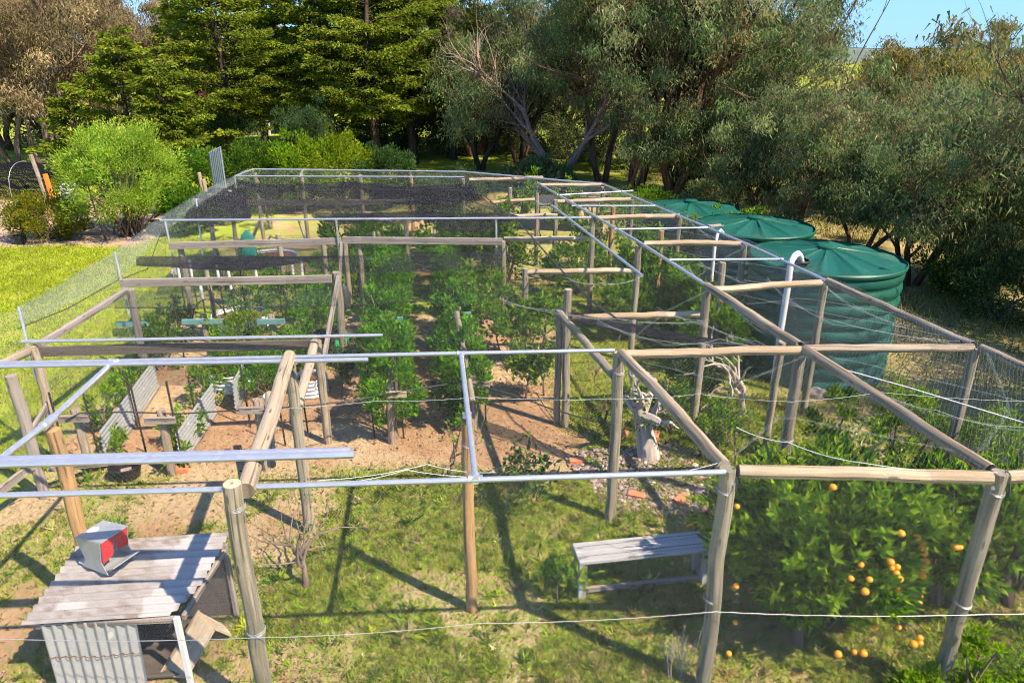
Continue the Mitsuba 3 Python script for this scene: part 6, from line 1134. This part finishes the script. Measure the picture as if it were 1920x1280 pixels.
bush(-4.78, 47, 2.6, 2.2, 5500, 'dark undergrowth below the rightmost tall conifer', 1001, 0.24, GUM_GREEN, 'scrub_bush', 'shrub', 60, low=0.0, narrow=0.3, stems=9)
bush(-2.85, 49, 3.2, 2.6, 5500, 'dark undergrowth below the shaded gum', 1002, 0.24, GUM_GREEN, 'scrub_bush', 'shrub', 60, low=0.0, narrow=0.3, stems=9)
bush(-0.54, 50, 3.4, 2.8, 5500, 'dark undergrowth left of the half dead tree', 1003, 0.24, GUM_GREEN, 'scrub_bush', 'shrub', 60, low=0.0, narrow=0.3, stems=9)
bush(1.71, 47, 3.2, 2.6, 5500, 'dark undergrowth behind the half dead tree', 1004, 0.24, GUM_GREEN, 'scrub_bush', 'shrub', 60, low=0.0, narrow=0.3, stems=9)
bush(4.01, 44, 3.0, 2.4, 5500, 'dark undergrowth right of the half dead tree', 1005, 0.24, GUM_GREEN, 'scrub_bush', 'shrub', 60, low=0.0, narrow=0.3, stems=9)
bush(5.83, 42, 2.6, 2.2, 5500, 'dark undergrowth between the leaning gum and the low foliage', 1006, 0.24, GUM_GREEN, 'scrub_bush', 'shrub', 60, low=0.0, narrow=0.3, stems=9)
bush(1.26, 34, 1.2, 1.6, 5500, 'low dark scrub behind the dark table', 1007, 0.24, GUM_GREEN, 'scrub_bush', 'shrub', 60, low=0.0, narrow=0.3, stems=9)
bush(10.85, 40, 2.8, 2.4, 5500, 'dark undergrowth between the big brown trunks', 1008, 0.24, GUM_GREEN, 'scrub_bush', 'shrub', 60, low=0.0, narrow=0.3, stems=9)
bush(12.29, 38, 3.0, 2.4, 5500, 'dark undergrowth behind the dark bushy gum', 1009, 0.24, GUM_GREEN, 'scrub_bush', 'shrub', 60, low=0.0, narrow=0.3, stems=9)
bush(-7.70, 46, 2.0, 2.0, 5500, 'undergrowth below the dense conifer', 1010, 0.24, DULL_GREEN, 'scrub_bush', 'shrub', 60, low=0.0, narrow=0.3, stems=9)
bush(-12.30, 47, 2.0, 2.0, 5500, 'undergrowth below the middle conifer', 1011, 0.24, DULL_GREEN, 'scrub_bush', 'shrub', 60, low=0.0, narrow=0.3, stems=9)
bush(16.12, 40, 2.8, 2.6, 5500, 'dark undergrowth below the sky gap', 1012, 0.24, GUM_GREEN, 'scrub_bush', 'shrub', 60, low=0.0, narrow=0.3, stems=9)
bush(19.65, 42, 2.8, 2.8, 5500, 'dark undergrowth below the leaning bare pole', 1013, 0.24, GUM_GREEN, 'scrub_bush', 'shrub', 60, low=0.0, narrow=0.3, stems=9)

# ------------------------------------------------------------------ grass: blades on the turf near the cage
def grass(x0, x1, y0, y1, n, h, seed, cols, bright=1.0, thr=0.30):
    g = rng(seed); x = g.uniform(x0, x1, n); y = y0 + (y1 - y0) * g.uniform(0, 1, n) ** 1.25
    d = green_np(x, y) * (0.55 + 0.9 * np_fbm(x * 5, y * 5, 3.0)); keep = d > g.uniform(thr * 0.6, thr + 0.75, n); x, y = x[keep], y[keep]; m = len(x)
    hh = h * np.exp(g.normal(0, 0.35, m)) * (0.7 + 0.8 * np_fbm(x * 2.2, y * 2.2, 9.0))
    D = np.stack([g.normal(0, 0.55, m), g.normal(0, 0.55, m), np.ones(m)], 1)
    tone = (0.75 + 0.5 * np_fbm(x * 1.7, y * 1.7, 14.0))[:, None]
    mb = MB(); leaves_into(mb, np.stack([x, y, ground_z(x, y) - 0.004], 1), D, hh, 0.011 * np.exp(g.normal(0, 0.3, m)), palette(g, m, cols, 0.25) * tone * bright, g, tri=True)
    return mb
TURF = [(0.16, 0.20, 0.025), (0.24, 0.28, 0.035), (0.30, 0.30, 0.06), (0.10, 0.15, 0.02), (0.38, 0.31, 0.13)]
LAWN = [(0.22, 0.30, 0.02), (0.32, 0.37, 0.03), (0.38, 0.40, 0.05), (0.15, 0.23, 0.02)]
put('grass', grass(-6.5, 7.0, 3.9, 11.5, 330000, 0.045, 61, TURF), 'm_grass', None, 'short patchy turf growing between the posts inside the cage', 'grass', kind='stuff', color=True)
def tufts(x0, x1, y0, y1, n, m, seed, size, cols, thr):
    """separate tufts and flat weeds, each with its own tone"""
    g = rng(seed); x = g.uniform(x0, x1, n); y = y0 + (y1 - y0) * g.uniform(0, 1, n) ** 1.2; keep = green_np(x, y) > g.uniform(thr, 1.0, n); x, y = x[keep], y[keep]; k = len(x)
    s = size * np.exp(g.normal(0, 0.4, k)); q = np.repeat(np.arange(k), m); K = k * m
    hue = palette(g, k, cols, 0.35)[q] * np.exp(g.normal(0, 0.15, (K, 1)))
    C = np.stack([x[q] + g.normal(0, 0.25, K) * s[q], y[q] + g.normal(0, 0.25, K) * s[q], ground_z(x, y)[q] - 0.003], 1)
    D = unit(g, K) * (1, 1, 0.2) + np.array([0, 0, 0.75])
    mb = MB(); leaves_into(mb, C, D, s[q] * g.uniform(0.7, 1.4, K), s[q] * 0.22, hue, g, tri=True); return mb
put('grass_tufts', tufts(-6.5, 7.0, 4.0, 11.5, 15000, 12, 71, 0.055, [(0.10, 0.19, 0.015), (0.20, 0.30, 0.02), (0.32, 0.40, 0.03), (0.06, 0.12, 0.012), (0.42, 0.36, 0.16)], 0.25), 'm_grass', None, 'scattered taller tufts and weeds in the turf inside the cage', 'grass', kind='stuff', color=True)
put('grass', grass(-1.5, 6.0, 11.0, 20.0, 90000, 0.06, 62, TURF), 'm_grass', None, 'turf between the fruit trees farther back in the cage', 'grass', kind='stuff', color=True)
put('grass', grass(-20.0, -6.8, 9.0, 24.0, 260000, 0.065, 63, LAWN), 'm_grass', None, 'bright mown lawn left of the cage', 'grass', kind='stuff', color=True)
g = rng(64); n = 52000; x = g.uniform(-7.0, 1.5, n); y = g.uniform(7.2, 19.0, n); keep = green_np(x, y) < 0.55; x, y = x[keep], y[keep]; m = len(x)
mb = MB(); D = unit(g, m) * (1, 1, 0.18); leaves_into(mb, np.stack([x, y, ground_z(x, y) + 0.006], 1), D, g.uniform(0.03, 0.10, m), g.uniform(0.004, 0.010, m), palette(g, m, [(0.50, 0.36, 0.20), (0.40, 0.26, 0.14), (0.58, 0.45, 0.27), (0.26, 0.15, 0.08)], 0.2), g, tri=True)
n = 5200; x2 = g.uniform(-7.0, 5.5, n); y2 = g.uniform(4.6, 12.5, n)
leaves_into(mb, np.stack([x2, y2, ground_z(x2, y2) + 0.012], 1), unit(g, n) * (1, 1, 0.25), g.uniform(0.03, 0.075, n), g.uniform(0.015, 0.035, n), palette(g, n, [(0.22, 0.12, 0.06), (0.34, 0.22, 0.12), (0.12, 0.07, 0.04), (0.46, 0.36, 0.22)], 0.25), g)
put('straw', mb, 'm_grass', None, 'loose straw and fallen leaves scattered over soil and turf in the cage', 'straw', kind='stuff', color=True)
g = rng(65); n = 46000; x = g.uniform(5.8, 26.0, n); y = g.uniform(9.0, 40.0, n); m = n
mb = MB(); D = np.stack([g.normal(0, 0.6, m), g.normal(0, 0.6, m), np.ones(m)], 1); keep = np_fbm(x * 0.4, y * 0.4, 4.0) > 0.42; x, y, D = x[keep], y[keep], D[keep]; m = len(x)
leaves_into(mb, np.stack([x, y, ground_z(x, y)], 1), D, g.uniform(0.12, 0.42, m), 0.03, palette(g, m, [(0.40, 0.34, 0.13), (0.30, 0.28, 0.09), (0.18, 0.22, 0.05)], 0.2), g, tri=True)
put('dry_grass', mb, 'm_grass', None, 'tall dry grass under the gum trees right of the cage', 'grass', kind='stuff', color=True)
